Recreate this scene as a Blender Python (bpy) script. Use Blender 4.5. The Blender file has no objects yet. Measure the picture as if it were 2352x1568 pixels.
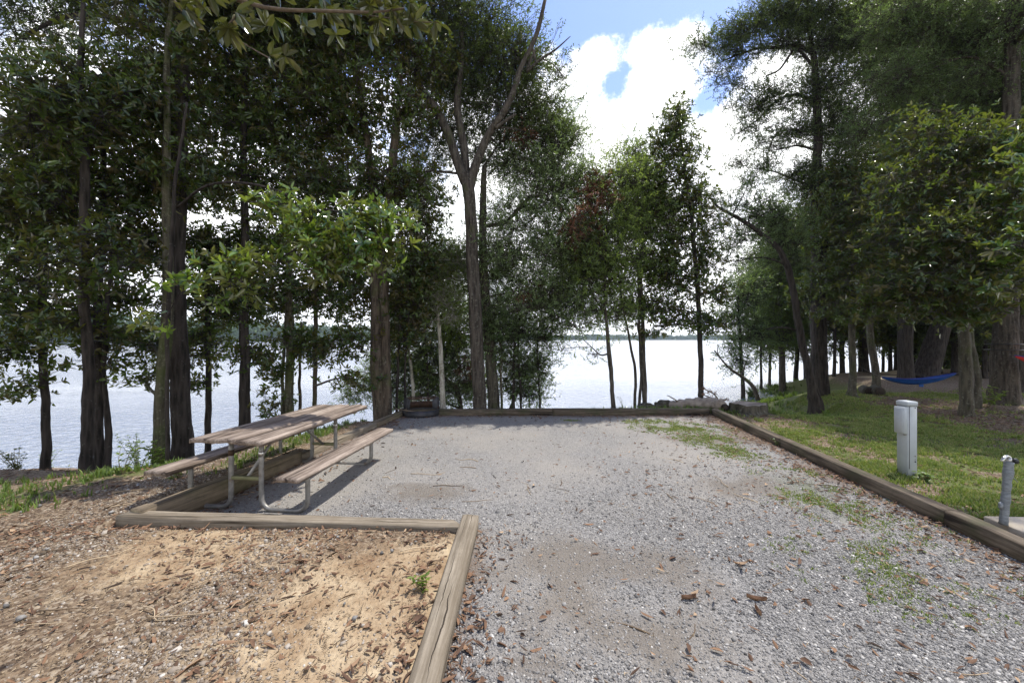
import bpy, math, random
import numpy as np
from mathutils import Vector

# ------------------------------------------------------------------ camera constants
F, CX, HZ, H = 915.0, 1176.0, 778.0, 1.70
SC = bpy.context.scene
COL = SC.collection
rng = np.random.default_rng(7)

def P(x, y, Z):
    return np.array([(x-CX)/F*Z, Z, H-(y-HZ)/F*Z])

def G(x, y, z=0.0):
    Z = F*(H-z)/(y-HZ)
    return np.array([(x-CX)/F*Z, Z, z])

def sstep(a, b, x):
    t = np.clip((x-a)/(b-a), 0, 1)
    return t*t*(3-2*t)

# ------------------------------------------------------------------ value noise (numpy)
_perm = np.random.default_rng(3).random((256, 256))
def vnoise(x, y):
    x = np.asarray(x, float); y = np.asarray(y, float)
    xi = np.floor(x).astype(int); yi = np.floor(y).astype(int)
    fx = x-xi; fy = y-yi
    fx = fx*fx*(3-2*fx); fy = fy*fy*(3-2*fy)
    a = _perm[xi % 256, yi % 256]; b = _perm[(xi+1) % 256, yi % 256]
    c = _perm[xi % 256, (yi+1) % 256]; d = _perm[(xi+1) % 256, (yi+1) % 256]
    return (a*(1-fx)+b*fx)*(1-fy)+(c*(1-fx)+d*fx)*fy
def fbm(x, y, o=3):
    s = 0; a = .5; t = 0
    for i in range(o):
        s = s+a*vnoise(x*2**i+17*i, y*2**i+31*i); t += a; a *= .5
    return s/t

# ------------------------------------------------------------------ terrain
SX = np.array([-300,-80,-30,-14,-6.5,-3,0,3,5,6.2,7.2,9.3,12.3,13.7,14.9,17,20,25,30,43,75,300.])
SY = np.array([-20,4,8.6,10.2,10.2,10.5,10.8,11.2,11.8,12.8,14.2,17.8,20.8,23.2,25.0,26,27,28.5,32,44,60,140.])
WX = np.array([-300,-5,-3,-1,3,5.5,8,14,20,300.]); WW = np.array([7,6,3,1.7,1.7,2.2,4,6,6,6.])
WATER = -1.2
def timber_x(y):
    return np.interp(y, [-20, 3.5, 5.5, 8.4, 20], [-3.55, -3.5, -2.97, -2.60, -2.5])
def shore_d(x, y):
    ys = np.interp(x, SX, SY); e = .5
    sl = (np.interp(x+e, SX, SY)-np.interp(x-e, SX, SY))/(2*e)
    return (ys-y)/np.sqrt(1+sl*sl)
def dip(x, y): return sstep(5.6, 4.2, y)*sstep(3.3, 3.6, y)*sstep(-1.3, -2.1, x)*(x > timber_x(y)-.05)
def hz(x, y):
    x = np.asarray(x, float); y = np.asarray(y, float)
    d = shore_d(x, y) + (fbm(x*.5, y*.5)-.5)*.8*sstep(8, 14, np.abs(x)+0*y)
    w = np.interp(x, WX, WW)
    z = -1.38+1.38*sstep(0, 1, np.clip(d/w, 0, 1))
    z = np.where(d < 0, -1.38+np.maximum(d*.35, -2.5), z)
    outside = np.maximum(timber_x(y)-x, np.maximum(x-5.2, y-9.3))
    z = z + (fbm(x*.8+5, y*.8)-.5)*.14*sstep(.2, 2.0, outside)
    z = z + dip(x, y)*.075*-1 + .085*sstep(-4.2, -3.4, x)*sstep(-.35, -.5, x)*sstep(3.6, 3.5, y)
    dl = timber_x(y)-x
    z = z + .12*sstep(1.6, .2, dl)*(dl > 0)*sstep(3.3, 3.9, y)*sstep(8.6, 7.5, y)
    return z
def hz1(x, y):
    return float(hz(np.array([x]), np.array([y]))[0])

# ------------------------------------------------------------------ mesh helper
class Geo:
    def __init__(s): s.V = []; s.F = []; s.A = []; s.n = 0
    def add(s, V, faces, a=None):
        V = np.asarray(V, float).reshape(-1, 3)
        s.V.append(V)
        for f in faces:
            f = np.asarray(f, int)
            if f.size: s.F.append(f+s.n)
        if a is None: a = np.zeros(len(V))
        s.A.append(np.broadcast_to(np.asarray(a, float), (len(V),)))
        s.n += len(V)
    def build(s, name, mat, parent=None, smooth=False):
        me = bpy.data.meshes.new(name)
        V = np.concatenate(s.V).astype(np.float32)
        me.vertices.add(len(V)); me.vertices.foreach_set('co', V.ravel())
        loops = np.concatenate([f.ravel() for f in s.F])
        cnt = np.concatenate([np.full(len(f), f.shape[1]) for f in s.F])
        st = np.concatenate([[0], np.cumsum(cnt)[:-1]])
        me.loops.add(len(loops)); me.loops.foreach_set('vertex_index', loops.astype(np.int32))
        me.polygons.add(len(cnt)); me.polygons.foreach_set('loop_start', st.astype(np.int32))
        me.polygons.foreach_set('loop_total', cnt.astype(np.int32))
        if smooth: me.polygons.foreach_set('use_smooth', np.ones(len(cnt), bool))
        at = me.attributes.new('rnd', 'FLOAT', 'POINT')
        at.data.foreach_set('value', np.concatenate(s.A).astype(np.float32))
        me.update(calc_edges=True)
        o = bpy.data.objects.new(name, me); COL.objects.link(o)
        if mat: me.materials.append(mat)
        if parent:
            o.parent = parent
            o.matrix_parent_inverse = parent.matrix_basis.inverted() if False else o.matrix_parent_inverse
        return o

def tag(o, label=None, cat=None, group=None, kind=None):
    if label: o['label'] = label
    if cat: o['category'] = cat
    if group: o['group'] = group
    if kind: o['kind'] = kind
    return o
def empty(name, loc=(0, 0, 0), rz=0):
    o = bpy.data.objects.new(name, None); COL.objects.link(o)
    o.location = loc; o.rotation_euler = (0, 0, rz); o.empty_display_size = .2
    return o

def nrm(v):
    return v/np.maximum(np.linalg.norm(v, axis=-1, keepdims=True), 1e-9)
def basis(a):
    up = np.where(np.abs(a[..., 2:3]) > .9, np.array([1., 0, 0]), np.array([0, 0, 1.]))
    u = nrm(np.cross(a, up)); return u, np.cross(a, u)

def tube(g, pts, rad, n=8, jit=0.0, cap=True, a=0.0, lump=0.0, relief=0.0):
    pts = np.asarray(pts, float); rad = np.asarray(rad, float)
    if relief:
        sgl = np.concatenate([[0], np.cumsum(np.linalg.norm(np.diff(pts, axis=0), axis=1))]); nn_ = int(min(160, max(len(pts), sgl[-1]/.09)))
        q_ = np.linspace(0, sgl[-1], nn_); pts = np.stack([np.interp(q_, sgl, pts[:, i]) for i in range(3)], -1); rad = np.interp(q_, sgl, rad)
    m = len(pts)
    t = np.gradient(pts, axis=0); t = nrm(t)
    u = np.zeros_like(t); ref = np.array([1., 0.1, 0])
    if abs(np.dot(nrm(t[0]), nrm(ref))) > .9: ref = np.array([0, 0, 1.])
    for i in range(m):
        ref = ref-np.dot(ref, t[i])*t[i]; ref = ref/np.linalg.norm(ref); u[i] = ref
    w = np.cross(t, u)
    ang = np.arange(n)*2*np.pi/n
    rr = rad[:, None]*(1+jit*(rng.random((m, n))-.5))
    if lump:
        ph = rng.random(3)*6.28
        rr = rr*(1+lump*(np.sin(ang*3+ph[0])[None]*.5+np.sin(ang*2+ph[1]+np.linspace(0, 3, m)[:, None])*.5))
    if relief:
        A2, Z2 = np.meshgrid(ang, pts[:, 2], indexing='xy'); o1 = rng.random()*50
        f_ = np.abs(vnoise(np.cos(A2)*3.5+o1+np.sin(A2)*3.5, Z2*.9+np.sin(A2)*4)-.5)*2
        knots = vnoise(np.cos(A2)*1.5+o1, Z2*2.2+np.sin(A2)*1.5)
        rr = rr*(1+relief*(f_-.5)+.12*np.clip(knots-.78, 0, 1)*4)
    V = pts[:, None]+rr[..., None]*(np.cos(ang)[None, :, None]*u[:, None]+np.sin(ang)[None, :, None]*w[:, None])
    i = np.arange(m-1)[:, None]*n; j = np.arange(n)[None]; k = (j+1) % n
    q = np.stack([i+j, i+k, i+n+k, i+n+j], -1).reshape(-1, 4)
    fs = [q]
    if cap:
        fs.append(np.arange(n)[None, ::-1]); fs.append(((m-1)*n+np.arange(n))[None])
    g.add(V.reshape(-1, 3), fs, a)

def sticks(g, p0, p1, r0, r1, n=3, a=0.0):
    p0 = np.asarray(p0); p1 = np.asarray(p1)
    if len(p0) == 0: return
    d = nrm(p1-p0); u, w = basis(d)
    ang = np.arange(n)*2*np.pi/n
    off = np.cos(ang)[None, :, None]*u[:, None]+np.sin(ang)[None, :, None]*w[:, None]
    A = p0[:, None]+off*np.broadcast_to(r0, (len(p0),))[:, None, None]
    B = p1[:, None]+off*np.broadcast_to(r1, (len(p0),))[:, None, None]
    V = np.concatenate([A, B], 1).reshape(-1, 3)
    b = (np.arange(len(p0))*2*n)[:, None, None]
    j = np.arange(n); k = (j+1) % n
    q = np.stack([j, k, n+k, n+j], -1)[None]+b
    g.add(V, [q.reshape(-1, 4)], a)

def catmull(pts, k=6):
    pts = np.asarray(pts, float)
    if len(pts) < 3: return np.array([pts[0]+(pts[-1]-pts[0])*t for t in np.linspace(0, 1, k+1)])
    p = np.vstack([2*pts[0]-pts[1], pts, 2*pts[-1]-pts[-2]])
    out = []
    for i in range(1, len(p)-2):
        for t in np.arange(k)/k:
            out.append(.5*((2*p[i])+(-p[i-1]+p[i+1])*t+(2*p[i-1]-5*p[i]+4*p[i+1]-p[i+2])*t*t+(-p[i-1]+3*p[i]-3*p[i+1]+p[i+2])*t**3))
    out.append(p[-2]); return np.array(out)

def box(g, c, s, rot=0.0, bev=0.0, a=0.0, tilt=None):
    """box centred c, size s, with chamfered edges"""
    sx, sy, sz = np.array(s)/2.0; b = min(bev, min(sx, sy, sz)*.9)
    V = []; 
    for X in (-1, 1):
        for Y in (-1, 1):
            for Zz in (-1, 1):
                V += [(X*(sx-b), Y*(sy-b), Zz*sz), (X*(sx-b), Y*sy, Zz*(sz-b)), (X*sx, Y*(sy-b), Zz*(sz-b))]
    V = np.array(V, float)
    if b <= 0:
        V = V[::3]
    import itertools
    bm = None
    # convex hull through bmesh is slow for many; used only for few parts
    import bmesh
    bm = bmesh.new()
    vs = [bm.verts.new(v) for v in V]
    bmesh.ops.convex_hull(bm, input=vs)
    bmesh.ops.dissolve_limit(bm, angle_limit=.01, verts=bm.verts, edges=bm.edges)
    bm.verts.ensure_lookup_table(); bm.verts.index_update()
    VV = np.array([v.co[:] for v in bm.verts])
    fs = {}
    for f in bm.faces: fs.setdefault(len(f.verts), []).append([v.index for v in f.verts])
    bm.free()
    if tilt is not None: VV = VV @ np.array(tilt).T
    cr, sr = math.cos(rot), math.sin(rot)
    R = np.array([[cr, -sr, 0], [sr, cr, 0], [0, 0, 1]])
    g.add(VV @ R.T+np.array(c), [np.array(v) for v in fs.values()], a)

# ------------------------------------------------------------------ materials
class NT:
    def __init__(s, name):
        s.m = bpy.data.materials.new(name); s.m.use_nodes = True
        s.t = s.m.node_tree; s.n = s.t.nodes; s.L = s.t.links
        s.b = s.n['Principled BSDF']; s.out = s.n['Material Output']
    def node(s, ty, **kw):
        nd = s.n.new(ty)
        for k, v in kw.items():
            if k.startswith('i_'):
                key = k[2:]; key = int(key) if key.isdigit() else key.replace('_', ' ')
                nd.inputs[key].default_value = v
            else: setattr(nd, k, v)
        return nd
    def link(s, a, b): s.L.new(a, b)
    def coord(s, kind='Object', scale=(1, 1, 1)):
        tc = s.node('ShaderNodeTexCoord'); mp = s.node('ShaderNodeMapping')
        mp.inputs['Scale'].default_value = scale
        s.link(tc.outputs[kind], mp.inputs['Vector']); return mp.outputs['Vector']
    def noise(s, vec, scale, detail=4, rough=.6, dist=0):
        nd = s.node('ShaderNodeTexNoise'); nd.inputs['Scale'].default_value = scale
        nd.inputs['Detail'].default_value = detail; nd.inputs['Roughness'].default_value = rough
        nd.inputs['Distortion'].default_value = dist
        if vec: s.link(vec, nd.inputs['Vector'])
        return nd.outputs['Fac']
    def voro(s, vec, scale, out='Distance', feature='F1'):
        nd = s.node('ShaderNodeTexVoronoi', feature=feature); nd.inputs['Scale'].default_value = scale
        if vec: s.link(vec, nd.inputs['Vector'])
        return nd.outputs[out]
    def ramp(s, fac, stops, interp='LINEAR'):
        nd = s.node('ShaderNodeValToRGB'); cr = nd.color_ramp; cr.interpolation = interp
        while len(cr.elements) > 1: cr.elements.remove(cr.elements[-1])
        for i, (p, c) in enumerate(stops):
            e = cr.elements[0] if i == 0 else cr.elements.new(p)
            e.position = p; e.color = (c if len(c) == 4 else (*c, 1)) if isinstance(c, tuple) else (c, c, c, 1)
        s.link(fac, nd.inputs['Fac']); return nd.outputs['Color']
    def mix(s, fac, a, b, mode='MIX'):
        nd = s.node('ShaderNodeMix', data_type='RGBA', blend_type=mode)
        for sock, v in ((nd.inputs[0], fac), (nd.inputs[6], a), (nd.inputs[7], b)):
            if hasattr(v, 'links') or hasattr(v, 'is_output'): s.link(v, sock)
            elif isinstance(v, tuple): sock.default_value = (*v, 1) if len(v) == 3 else v
            else: sock.default_value = v
        return nd.outputs[2]
    def math(s, op, a, b=0.0, c=0.0, clamp=False):
        nd = s.node('ShaderNodeMath', operation=op, use_clamp=clamp)
        for i, v in enumerate((a, b, c)):
            if hasattr(v, 'is_output'): s.link(v, nd.inputs[i])
            else: nd.inputs[i].default_value = v
        return nd.outputs[0]
    def attr(s, name, out='Fac'):
        nd = s.node('ShaderNodeAttribute', attribute_name=name); return nd.outputs[out]
    def bump(s, h, strength=.5, dist=.01, normal=None):
        nd = s.node('ShaderNodeBump'); nd.inputs['Strength'].default_value = strength
        nd.inputs['Distance'].default_value = dist; s.link(h, nd.inputs['Height'])
        if normal: s.link(normal, nd.inputs['Normal'])
        return nd.outputs['Normal']
    def col(s, c): s.link(c, s.b.inputs['Base Color'])
    def rough(s, r): s.b.inputs['Roughness'].default_value = r

def leaf_mat(name, c0, c1, c2, under=None, rough=.35, spec=.5, trans=.25, tcol=None):
    n = NT(name)
    r = n.attr('rnd')
    c = n.ramp(r, [(0, c0), (.55, c1), (.92, c2), (1, tuple(x*1.25 for x in c2))])
    if under:
        geo = n.node('ShaderNodeNewGeometry')
        uc = n.mix(r, under, tuple(x*.6+y*.4 for x, y in zip(under, c1)))
        c = n.mix(geo.outputs['Backfacing'], c, uc)
    n.col(c); n.rough(rough); n.b.inputs['Specular IOR Level'].default_value = spec
    tr = n.node('ShaderNodeBsdfTranslucent')
    tc = n.mix(.6, c, tcol or tuple(min(1, x*2.5) for x in c2))
    n.link(tc, tr.inputs['Color'])
    mx = n.node('ShaderNodeMixShader'); mx.inputs[0].default_value = trans
    n.link(n.b.outputs[0], mx.inputs[1]); n.link(tr.outputs[0], mx.inputs[2])
    n.link(mx.outputs[0], n.out.inputs['Surface'])
    return n.m

def bark_mat(name, dark, light, lichen=.3, moss=0.0, lcol=(.33, .34, .30), vs=9, bump=1.0):
    n = NT(name)
    v = n.coord('Object', (1, 1, .16))
    v2 = n.coord('Object', (1, 1, 1))
    a = n.noise(v, vs*2.2, 6, .7, .6); vo = n.voro(v, vs*2.0)
    fis = n.math('MULTIPLY', a, 1.0)
    c = n.ramp(n.math('ADD', n.math('MULTIPLY', vo, .6), n.math('MULTIPLY', a, .55)), [(.3, dark), (.75, light)])
    l = n.noise(v2, 19, 6, .75)
    lm = n.ramp(l, [(.62-lichen*.35, 0.0), (.68-lichen*.3, 1.0)])
    c = n.mix(n.math('MULTIPLY', lm, .6), c, lcol)
    if moss:
        ms = n.ramp(n.noise(v2, 1.6, 4), [(.62-moss*.3, 0.0), (.75-moss*.25, 1.0)])
        c = n.mix(n.math('MULTIPLY', ms, .7), c, (.06, .075, .02))
    n.col(c); n.rough(.9); n.b.inputs['Specular IOR Level'].default_value = .2
    hgt = n.math('ADD', n.math('MULTIPLY', vo, 1.0), n.math('MULTIPLY', fis, .8))
    n.link(n.bump(hgt, .9*bump, .03), n.b.inputs['Normal'])
    return n.m

M = {}
M['magnolia'] = leaf_mat('magnolia_leaf', (.015, .029, .008), (.038, .066, .015), (.09, .13, .026), under=(.08, .058, .022), rough=.24, spec=.5, trans=.27, tcol=(.28, .40, .03))
M['magnolia_bright'] = leaf_mat('magnolia_leaf_sunlit', (.03, .075, .012), (.075, .15, .02), (.20, .30, .04), under=(.12, .11, .03), rough=.2, spec=.9, trans=.3, tcol=(.34, .46, .04))  # lit copy of the magnolia leaf: sunlight put into a lighter yellow-green
M['magnolia_large'] = leaf_mat('magnolia_leaf_large', (.014, .032, .012), (.032, .062, .015), (.065, .095, .022), under=(.06, .062, .02), rough=.18, spec=.9, trans=.12, tcol=(.30, .34, .03))
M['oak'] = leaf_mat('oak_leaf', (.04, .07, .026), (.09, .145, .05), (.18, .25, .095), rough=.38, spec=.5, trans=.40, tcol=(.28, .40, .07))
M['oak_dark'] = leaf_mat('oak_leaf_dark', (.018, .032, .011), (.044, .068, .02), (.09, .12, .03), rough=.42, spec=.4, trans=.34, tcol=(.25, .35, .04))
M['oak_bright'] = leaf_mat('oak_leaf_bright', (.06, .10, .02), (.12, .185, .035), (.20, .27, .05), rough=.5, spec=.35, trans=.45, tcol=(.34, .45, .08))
M['dead_leaf'] = leaf_mat('dead_leaf', (.075, .038, .024), (.14, .07, .042), (.22, .12, .07), rough=.6, spec=.2, trans=.2, tcol=(.4, .15, .06))
M['bark_dark'] = bark_mat('bark_dark', (.012, .010, .008), (.05, .041, .034), .05, 0, lcol=(.14,.14,.12))
M['bark_grey'] = bark_mat('bark_grey', (.022, .018, .014), (.08, .067, .053), .18, .1, lcol=(.17,.17,.14))
M['bark_brown'] = bark_mat('bark_brown', (.026, .019, .013), (.095, .073, .052), .16, .25, lcol=(.18,.175,.14))
M['bark_moss'] = bark_mat('bark_moss', (.03, .026, .016), (.09, .08, .052), .25, .55, lcol=(.19,.19,.14))
M['bark_pale'] = bark_mat('bark_pale', (.16, .14, .11), (.42, .39, .32), .4, .15, lcol=(.5, .49, .42), bump=.5)
M['bark_lichen'] = bark_mat('bark_lichen', (.03, .027, .02), (.085, .075, .055), .16, .3, lcol=(.22, .23, .18))

def simple_noise_mat(name, c0, c1, scale=20, rough=.8, bump=.3, bdist=.005, metallic=0, vscale=(1, 1, 1), detail=6, spec=.4, stains=None):
    n = NT(name); v = n.coord('Object', vscale)
    a = n.noise(v, scale, detail, .65)
    c = n.ramp(a, [(.3, c0), (.7, c1)])
    if stains:
        s = n.ramp(n.noise(n.coord('Object'), stains[1], 4), [(stains[2], 0.0), (stains[2]+.12, 1.0)])
        c = n.mix(n.math('MULTIPLY', s, .75), c, stains[0])
    n.col(c); n.rough(rough); n.b.inputs['Metallic'].default_value = metallic
    n.b.inputs['Specular IOR Level'].default_value = spec
    n.link(n.bump(a, bump, bdist), n.b.inputs['Normal']); return n.m

def wood_mat(name, dark, mid, light, axis=1, scale=1.0, stain=None, moss=None, cracks=()):
    """weathered timber, grain along local axis"""
    n = NT(name)
    sc = [34, 34, 34]; sc[axis] = 1.6
    v = n.coord('Object', tuple(s*scale for s in sc))
    sc2 = [8, 8, 8]; sc2[axis] = .5
    v2 = n.coord('Object', tuple(s*scale for s in sc2))
    g = n.noise(v, 1.0, 6, .7, .4); g2 = n.noise(v2, 1.0, 4, .6, .5)
    v3 = n.coord('Object')
    blot = n.noise(v3, 4.0, 5, .65)
    f = n.math('ADD', n.math('MULTIPLY', g, .5), n.math('MULTIPLY', g2, .5))
    c = n.ramp(f, [(.36, dark), (.48, mid), (.62, light)])
    # long dark checks
    ck = n.ramp(g2, [(.36, 1.0), (.40, 0.0)])
    c = n.mix(n.math('MULTIPLY', ck, .75), c, tuple(x*.3 for x in dark))
    c = n.mix(n.math('MULTIPLY', n.ramp(blot, [(.4, 0.0), (.7, 1.0)]), .45), c, stain or dark)
    if moss:
        mm = n.ramp(n.noise(v3, 1.7, 5), [(.48, 0.0), (.62, 1.0)])
        c = n.mix(n.math('MULTIPLY', mm, .6), c, moss)
    for (cx_, ph, wdt) in cracks:
        sx_ = n.node('ShaderNodeSeparateXYZ'); n.link(v3, sx_.inputs[0])
        mp_ = n.node('ShaderNodeCombineXYZ'); n.link(n.math('ADD', sx_.outputs[1], ph), mp_.inputs[1])
        wv_ = n.noise(mp_.outputs[0], 3.5, 5, .6); on_ = n.noise(mp_.outputs[0], 1.1, 1, .5)
        off_ = n.math('ADD', n.math('MULTIPLY', n.math('SUBTRACT', wv_, .5), .055), cx_)
        dd_ = n.math('ABSOLUTE', n.math('SUBTRACT', sx_.outputs[0], off_))
        wd_ = n.math('MULTIPLY', n.math('MAXIMUM', n.math('SUBTRACT', on_, .42), 0.0), wdt)
        ck_ = n.math('LESS_THAN', dd_, wd_); up_ = n.math('GREATER_THAN', sx_.outputs[2], -.02)
        c = n.mix(n.math('MULTIPLY', n.math('MULTIPLY', ck_, up_), .9), c, (.018, .012, .008))
    n.col(c); n.rough(.88); n.b.inputs['Specular IOR Level'].default_value = .25
    n.link(n.bump(f, .8, .012), n.b.inputs['Normal']); return n.m

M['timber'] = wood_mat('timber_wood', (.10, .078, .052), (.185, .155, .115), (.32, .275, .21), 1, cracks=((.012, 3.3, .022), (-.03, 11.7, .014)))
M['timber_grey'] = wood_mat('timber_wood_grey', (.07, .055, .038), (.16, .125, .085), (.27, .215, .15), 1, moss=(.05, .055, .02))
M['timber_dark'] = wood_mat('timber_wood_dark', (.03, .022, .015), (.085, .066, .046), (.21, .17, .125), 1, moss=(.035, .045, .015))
M['table_wood'] = wood_mat('table_wood', (.06, .043, .033), (.19, .15, .12), (.40, .335, .28), 1, 1.3, stain=(.08, .058, .045))
M['steel'] = simple_noise_mat('galvanised_steel', (.16, .155, .145), (.30, .29, .27), 14, .5, .15, .002, .55, stains=((.12, .07, .04), 9, .60))
M['brace_paint'] = simple_noise_mat('olive_brace_paint', (.10, .10, .045), (.17, .165, .08), 10, .6, .1, .002)
M['iron'] = simple_noise_mat('sooty_iron', (.018, .019, .022), (.055, .055, .060), 9, .55, .25, .003, .5, stains=((.10, .045, .02), 6, .60))
M['rust'] = simple_noise_mat('rusty_iron', (.03, .02, .014), (.085, .045, .026), 12, .8, .3, .003, .2)
M['post_paint'] = simple_noise_mat('pale_grey_metal_paint', (.34, .365, .375), (.42, .445, .455), 5, .45, .05, .001, 0, stains=((.30, .32, .31), 3, .56))
M['tape'] = simple_noise_mat('grey_wrapping_tape', (.10, .115, .125), (.25, .27, .28), 16, .45, .9, .012, .15, vscale=(1, 1, 3))
M['chrome'] = simple_noise_mat('tap_metal', (.35, .34, .32), (.55, .54, .52), 20, .3, .1, .001, .9)
M['black_plastic'] = simple_noise_mat('black_plastic', (.01, .01, .01), (.025, .025, .025), 20, .4, .1, .001)
M['concrete'] = simple_noise_mat('concrete', (.30, .26, .20), (.46, .41, .33), 8, .9, .4, .004)
M['log_wood'] = simple_noise_mat('log_bare_wood', (.14, .11, .085), (.34, .29, .235), 9, .9, .8, .02, vscale=(.35, 1, 1))
M['char_and_hollow'] = simple_noise_mat('log_hollow', (.012, .009, .007), (.05, .035, .025), 9, .95, .5, .01)
M['hammock_blue'] = simple_noise_mat('blue_hammock_cloth', (.008, .045, .20), (.018, .11, .40), 6, .6, .8, .02, vscale=(.3, 6, 6))
M['hammock_purple'] = simple_noise_mat('purple_hammock_edge', (.02, .03, .16), (.04, .05, .26), 6, .6, .3, .01)
M['hammock_red'] = simple_noise_mat('red_hammock_cloth', (.45, .02, .03), (.75, .07, .05), 6, .6, .5, .02, vscale=(.3, 6, 6))
M['cone'] = simple_noise_mat('magnolia_cone', (.18, .17, .07), (.34, .30, .14), 40, .7, .6, .004)
M['twig'] = simple_noise_mat('twig_bark', (.06, .045, .03), (.17, .13, .09), 30, .85, .3, .002, vscale=(1, 1, 1))
M['twig_green'] = simple_noise_mat('young_twig', (.09, .07, .03), (.20, .17, .07), 30, .7, .2, .002)

# grass
n = NT('grass_blade'); r = n.attr('rnd')
c = n.ramp(r, [(0, (.045, .08, .014)), (.5, (.095, .155, .024)), (.85, (.18, .24, .042)), (1, (.32, .29, .11))])
n.col(c); n.rough(.55)
tr = n.node('ShaderNodeBsdfTranslucent'); n.link(n.mix(.5, c, (.25, .35, .04)), tr.inputs['Color'])
mx = n.node('ShaderNodeMixShader'); mx.inputs[0].default_value = .35
n.link(n.b.outputs[0], mx.inputs[1]); n.link(tr.outputs[0], mx.inputs[2]); n.link(mx.outputs[0], n.out.inputs['Surface'])
M['grass'] = n.m
# stones
def stone_mat(name, stops):
    n = NT(name); n.col(n.ramp(n.attr('rnd'), stops)); n.rough(.85)
    n.b.inputs['Specular IOR Level'].default_value = .3; return n.m
M['stones'] = stone_mat('crushed_stone', [(0, (.06, .058, .056)), (.35, (.165, .16, .152)), (.7, (.28, .27, .252)), (.93, (.40, .385, .355)), (1, (.52, .50, .46))])
M['pebbles'] = stone_mat('dirt_pebbles', [(0, (.09, .07, .05)), (.4, (.20, .16, .12)), (.75, (.32, .28, .23)), (1, (.48, .45, .40))])
M['litter'] = stone_mat('dry_leaf_litter', [(0, (.035, .022, .014)), (.4, (.11, .062, .038)), (.75, (.20, .115, .065)), (1, (.34, .24, .15))])
M['chips'] = stone_mat('bark_chips', [(0, (.06, .04, .025)), (.5, (.22, .16, .10)), (1, (.48, .38, .25))])

# gravel sheet
n = NT('gravel_surface'); v = n.coord('Object')
st = n.node('ShaderNodeTexVoronoi'); st.inputs['Scale'].default_value = 62; n.link(v, st.inputs['Vector'])
st2 = n.node('ShaderNodeTexVoronoi'); st2.inputs['Scale'].default_value = 130; n.link(v, st2.inputs['Vector'])
bw = n.node('ShaderNodeSeparateColor'); n.link(st.outputs['Color'], bw.inputs[0])
bw2 = n.node('ShaderNodeSeparateColor'); n.link(st2.outputs['Color'], bw2.inputs[0])
mixf = n.math('ADD', n.math('MULTIPLY', bw.outputs[0], .5), n.math('MULTIPLY', bw2.outputs[1], .5))
c = n.ramp(mixf, [(.1, (.11, .108, .105)), (.45, (.215, .21, .20)), (.8, (.30, .29, .275)), (1, (.42, .41, .385))])
edge = n.ramp(st2.outputs['Distance'], [(.35, 0.0), (.75, 1.0)])
c = n.mix(n.math('MULTIPLY', edge, .45), c, (.09, .08, .07))
big = n.noise(v, .55, 5, .6); big2 = n.noise(v, 1.9, 5, .65, .5)
dust = n.ramp(big, [(.42, 0.0), (.62, 1.0)])
c = n.mix(n.math('MULTIPLY', dust, .7), c, (.27, .25, .22))
m_ = n.node('ShaderNodeAttribute', attribute_name='mask'); sp = n.node('ShaderNodeSeparateColor'); n.link(m_.outputs['Color'], sp.inputs[0])
soil = n.ramp(n.math('ADD', n.math('MULTIPLY', sp.outputs[2], .75), n.math('MULTIPLY', n.math('SUBTRACT', big2, .5), .9)), [(.28, 0.0), (.60, 1.0)])
c = n.mix(n.math('MULTIPLY', soil, .72), c, n.mix(n.noise(v, 40, 4, .7), (.085, .07, .052), (.18, .152, .12)))
fine = n.noise(v, 24, 4, .7)
def masked(sock, lo=.3, hi=.7): return n.ramp(n.math('ADD', n.math('MULTIPLY', sock, .75), n.math('MULTIPLY', n.math('SUBTRACT', fine, .5), .8)), [(lo, 0.0), (hi, 1.0)])
c = n.mix(n.math('MULTIPLY', masked(sp.outputs[0]), .8), c, (.13, .085, .055))
c = n.mix(n.math('MULTIPLY', masked(sp.outputs[1]), .7), c, (.075, .095, .028))
n.col(c); n.rough(.93)
n.link(n.bump(n.math('ADD', n.math('MULTIPLY', st.outputs['Distance'], -1.0), n.math('MULTIPLY', st2.outputs['Distance'], -.5)), .8, .012), n.b.inputs['Normal'])
M['gravel'] = n.m

# ground
n = NT('forest_ground'); v = n.coord('Object')
m_ = n.node('ShaderNodeAttribute', attribute_name='mask'); sp = n.node('ShaderNodeSeparateColor'); n.link(m_.outputs['Color'], sp.inputs[0])
fine = n.noise(v, 26, 5, .75); mid = n.noise(v, 5, 5, .7)
vo = n.node('ShaderNodeTexVoronoi'); vo.inputs['Scale'].default_value = 48; n.link(v, vo.inputs['Vector'])
vs_ = n.node('ShaderNodeSeparateColor'); n.link(vo.outputs['Color'], vs_.inputs[0])
lit = n.ramp(vs_.outputs[0], [(0, (.07, .048, .030)), (.4, (.15, .105, .068)), (.75, (.24, .18, .12)), (1, (.38, .32, .24))])
c = n.mix(n.math('MULTIPLY', fine, .5), lit, (.06, .04, .028))
def masked(sock, amt=.9, lo=.35, hi=.62):
    return n.ramp(n.math('ADD', sock, n.math('MULTIPLY', n.math('SUBTRACT', n.math('ADD', n.math('MULTIPLY', fine, .6), n.math('MULTIPLY', mid, .4)), .5), amt)), [(lo, 0.0), (hi, 1.0)])
sand = n.ramp(n.noise(v, 3.2, 6, .7), [(.35, (.21, .135, .075)), (.50, (.32, .235, .145)), (.68, (.46, .37, .245))])
c = n.mix(masked(sp.outputs[0], 1.4, .35, .7), c, sand)
tan = n.mix(fine, (.40, .31, .19), (.60, .50, .34))  # path colour lightened to carry the sun patch lying on it
c = n.mix(masked(sp.outputs[2], 1.0), c, tan)
gr = n.mix(fine, (.035, .055, .014), (.13, .165, .04))
c = n.mix(n.math('MULTIPLY', masked(sp.outputs[1], 2.2, .4, .8), .8), c, gr)
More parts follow.
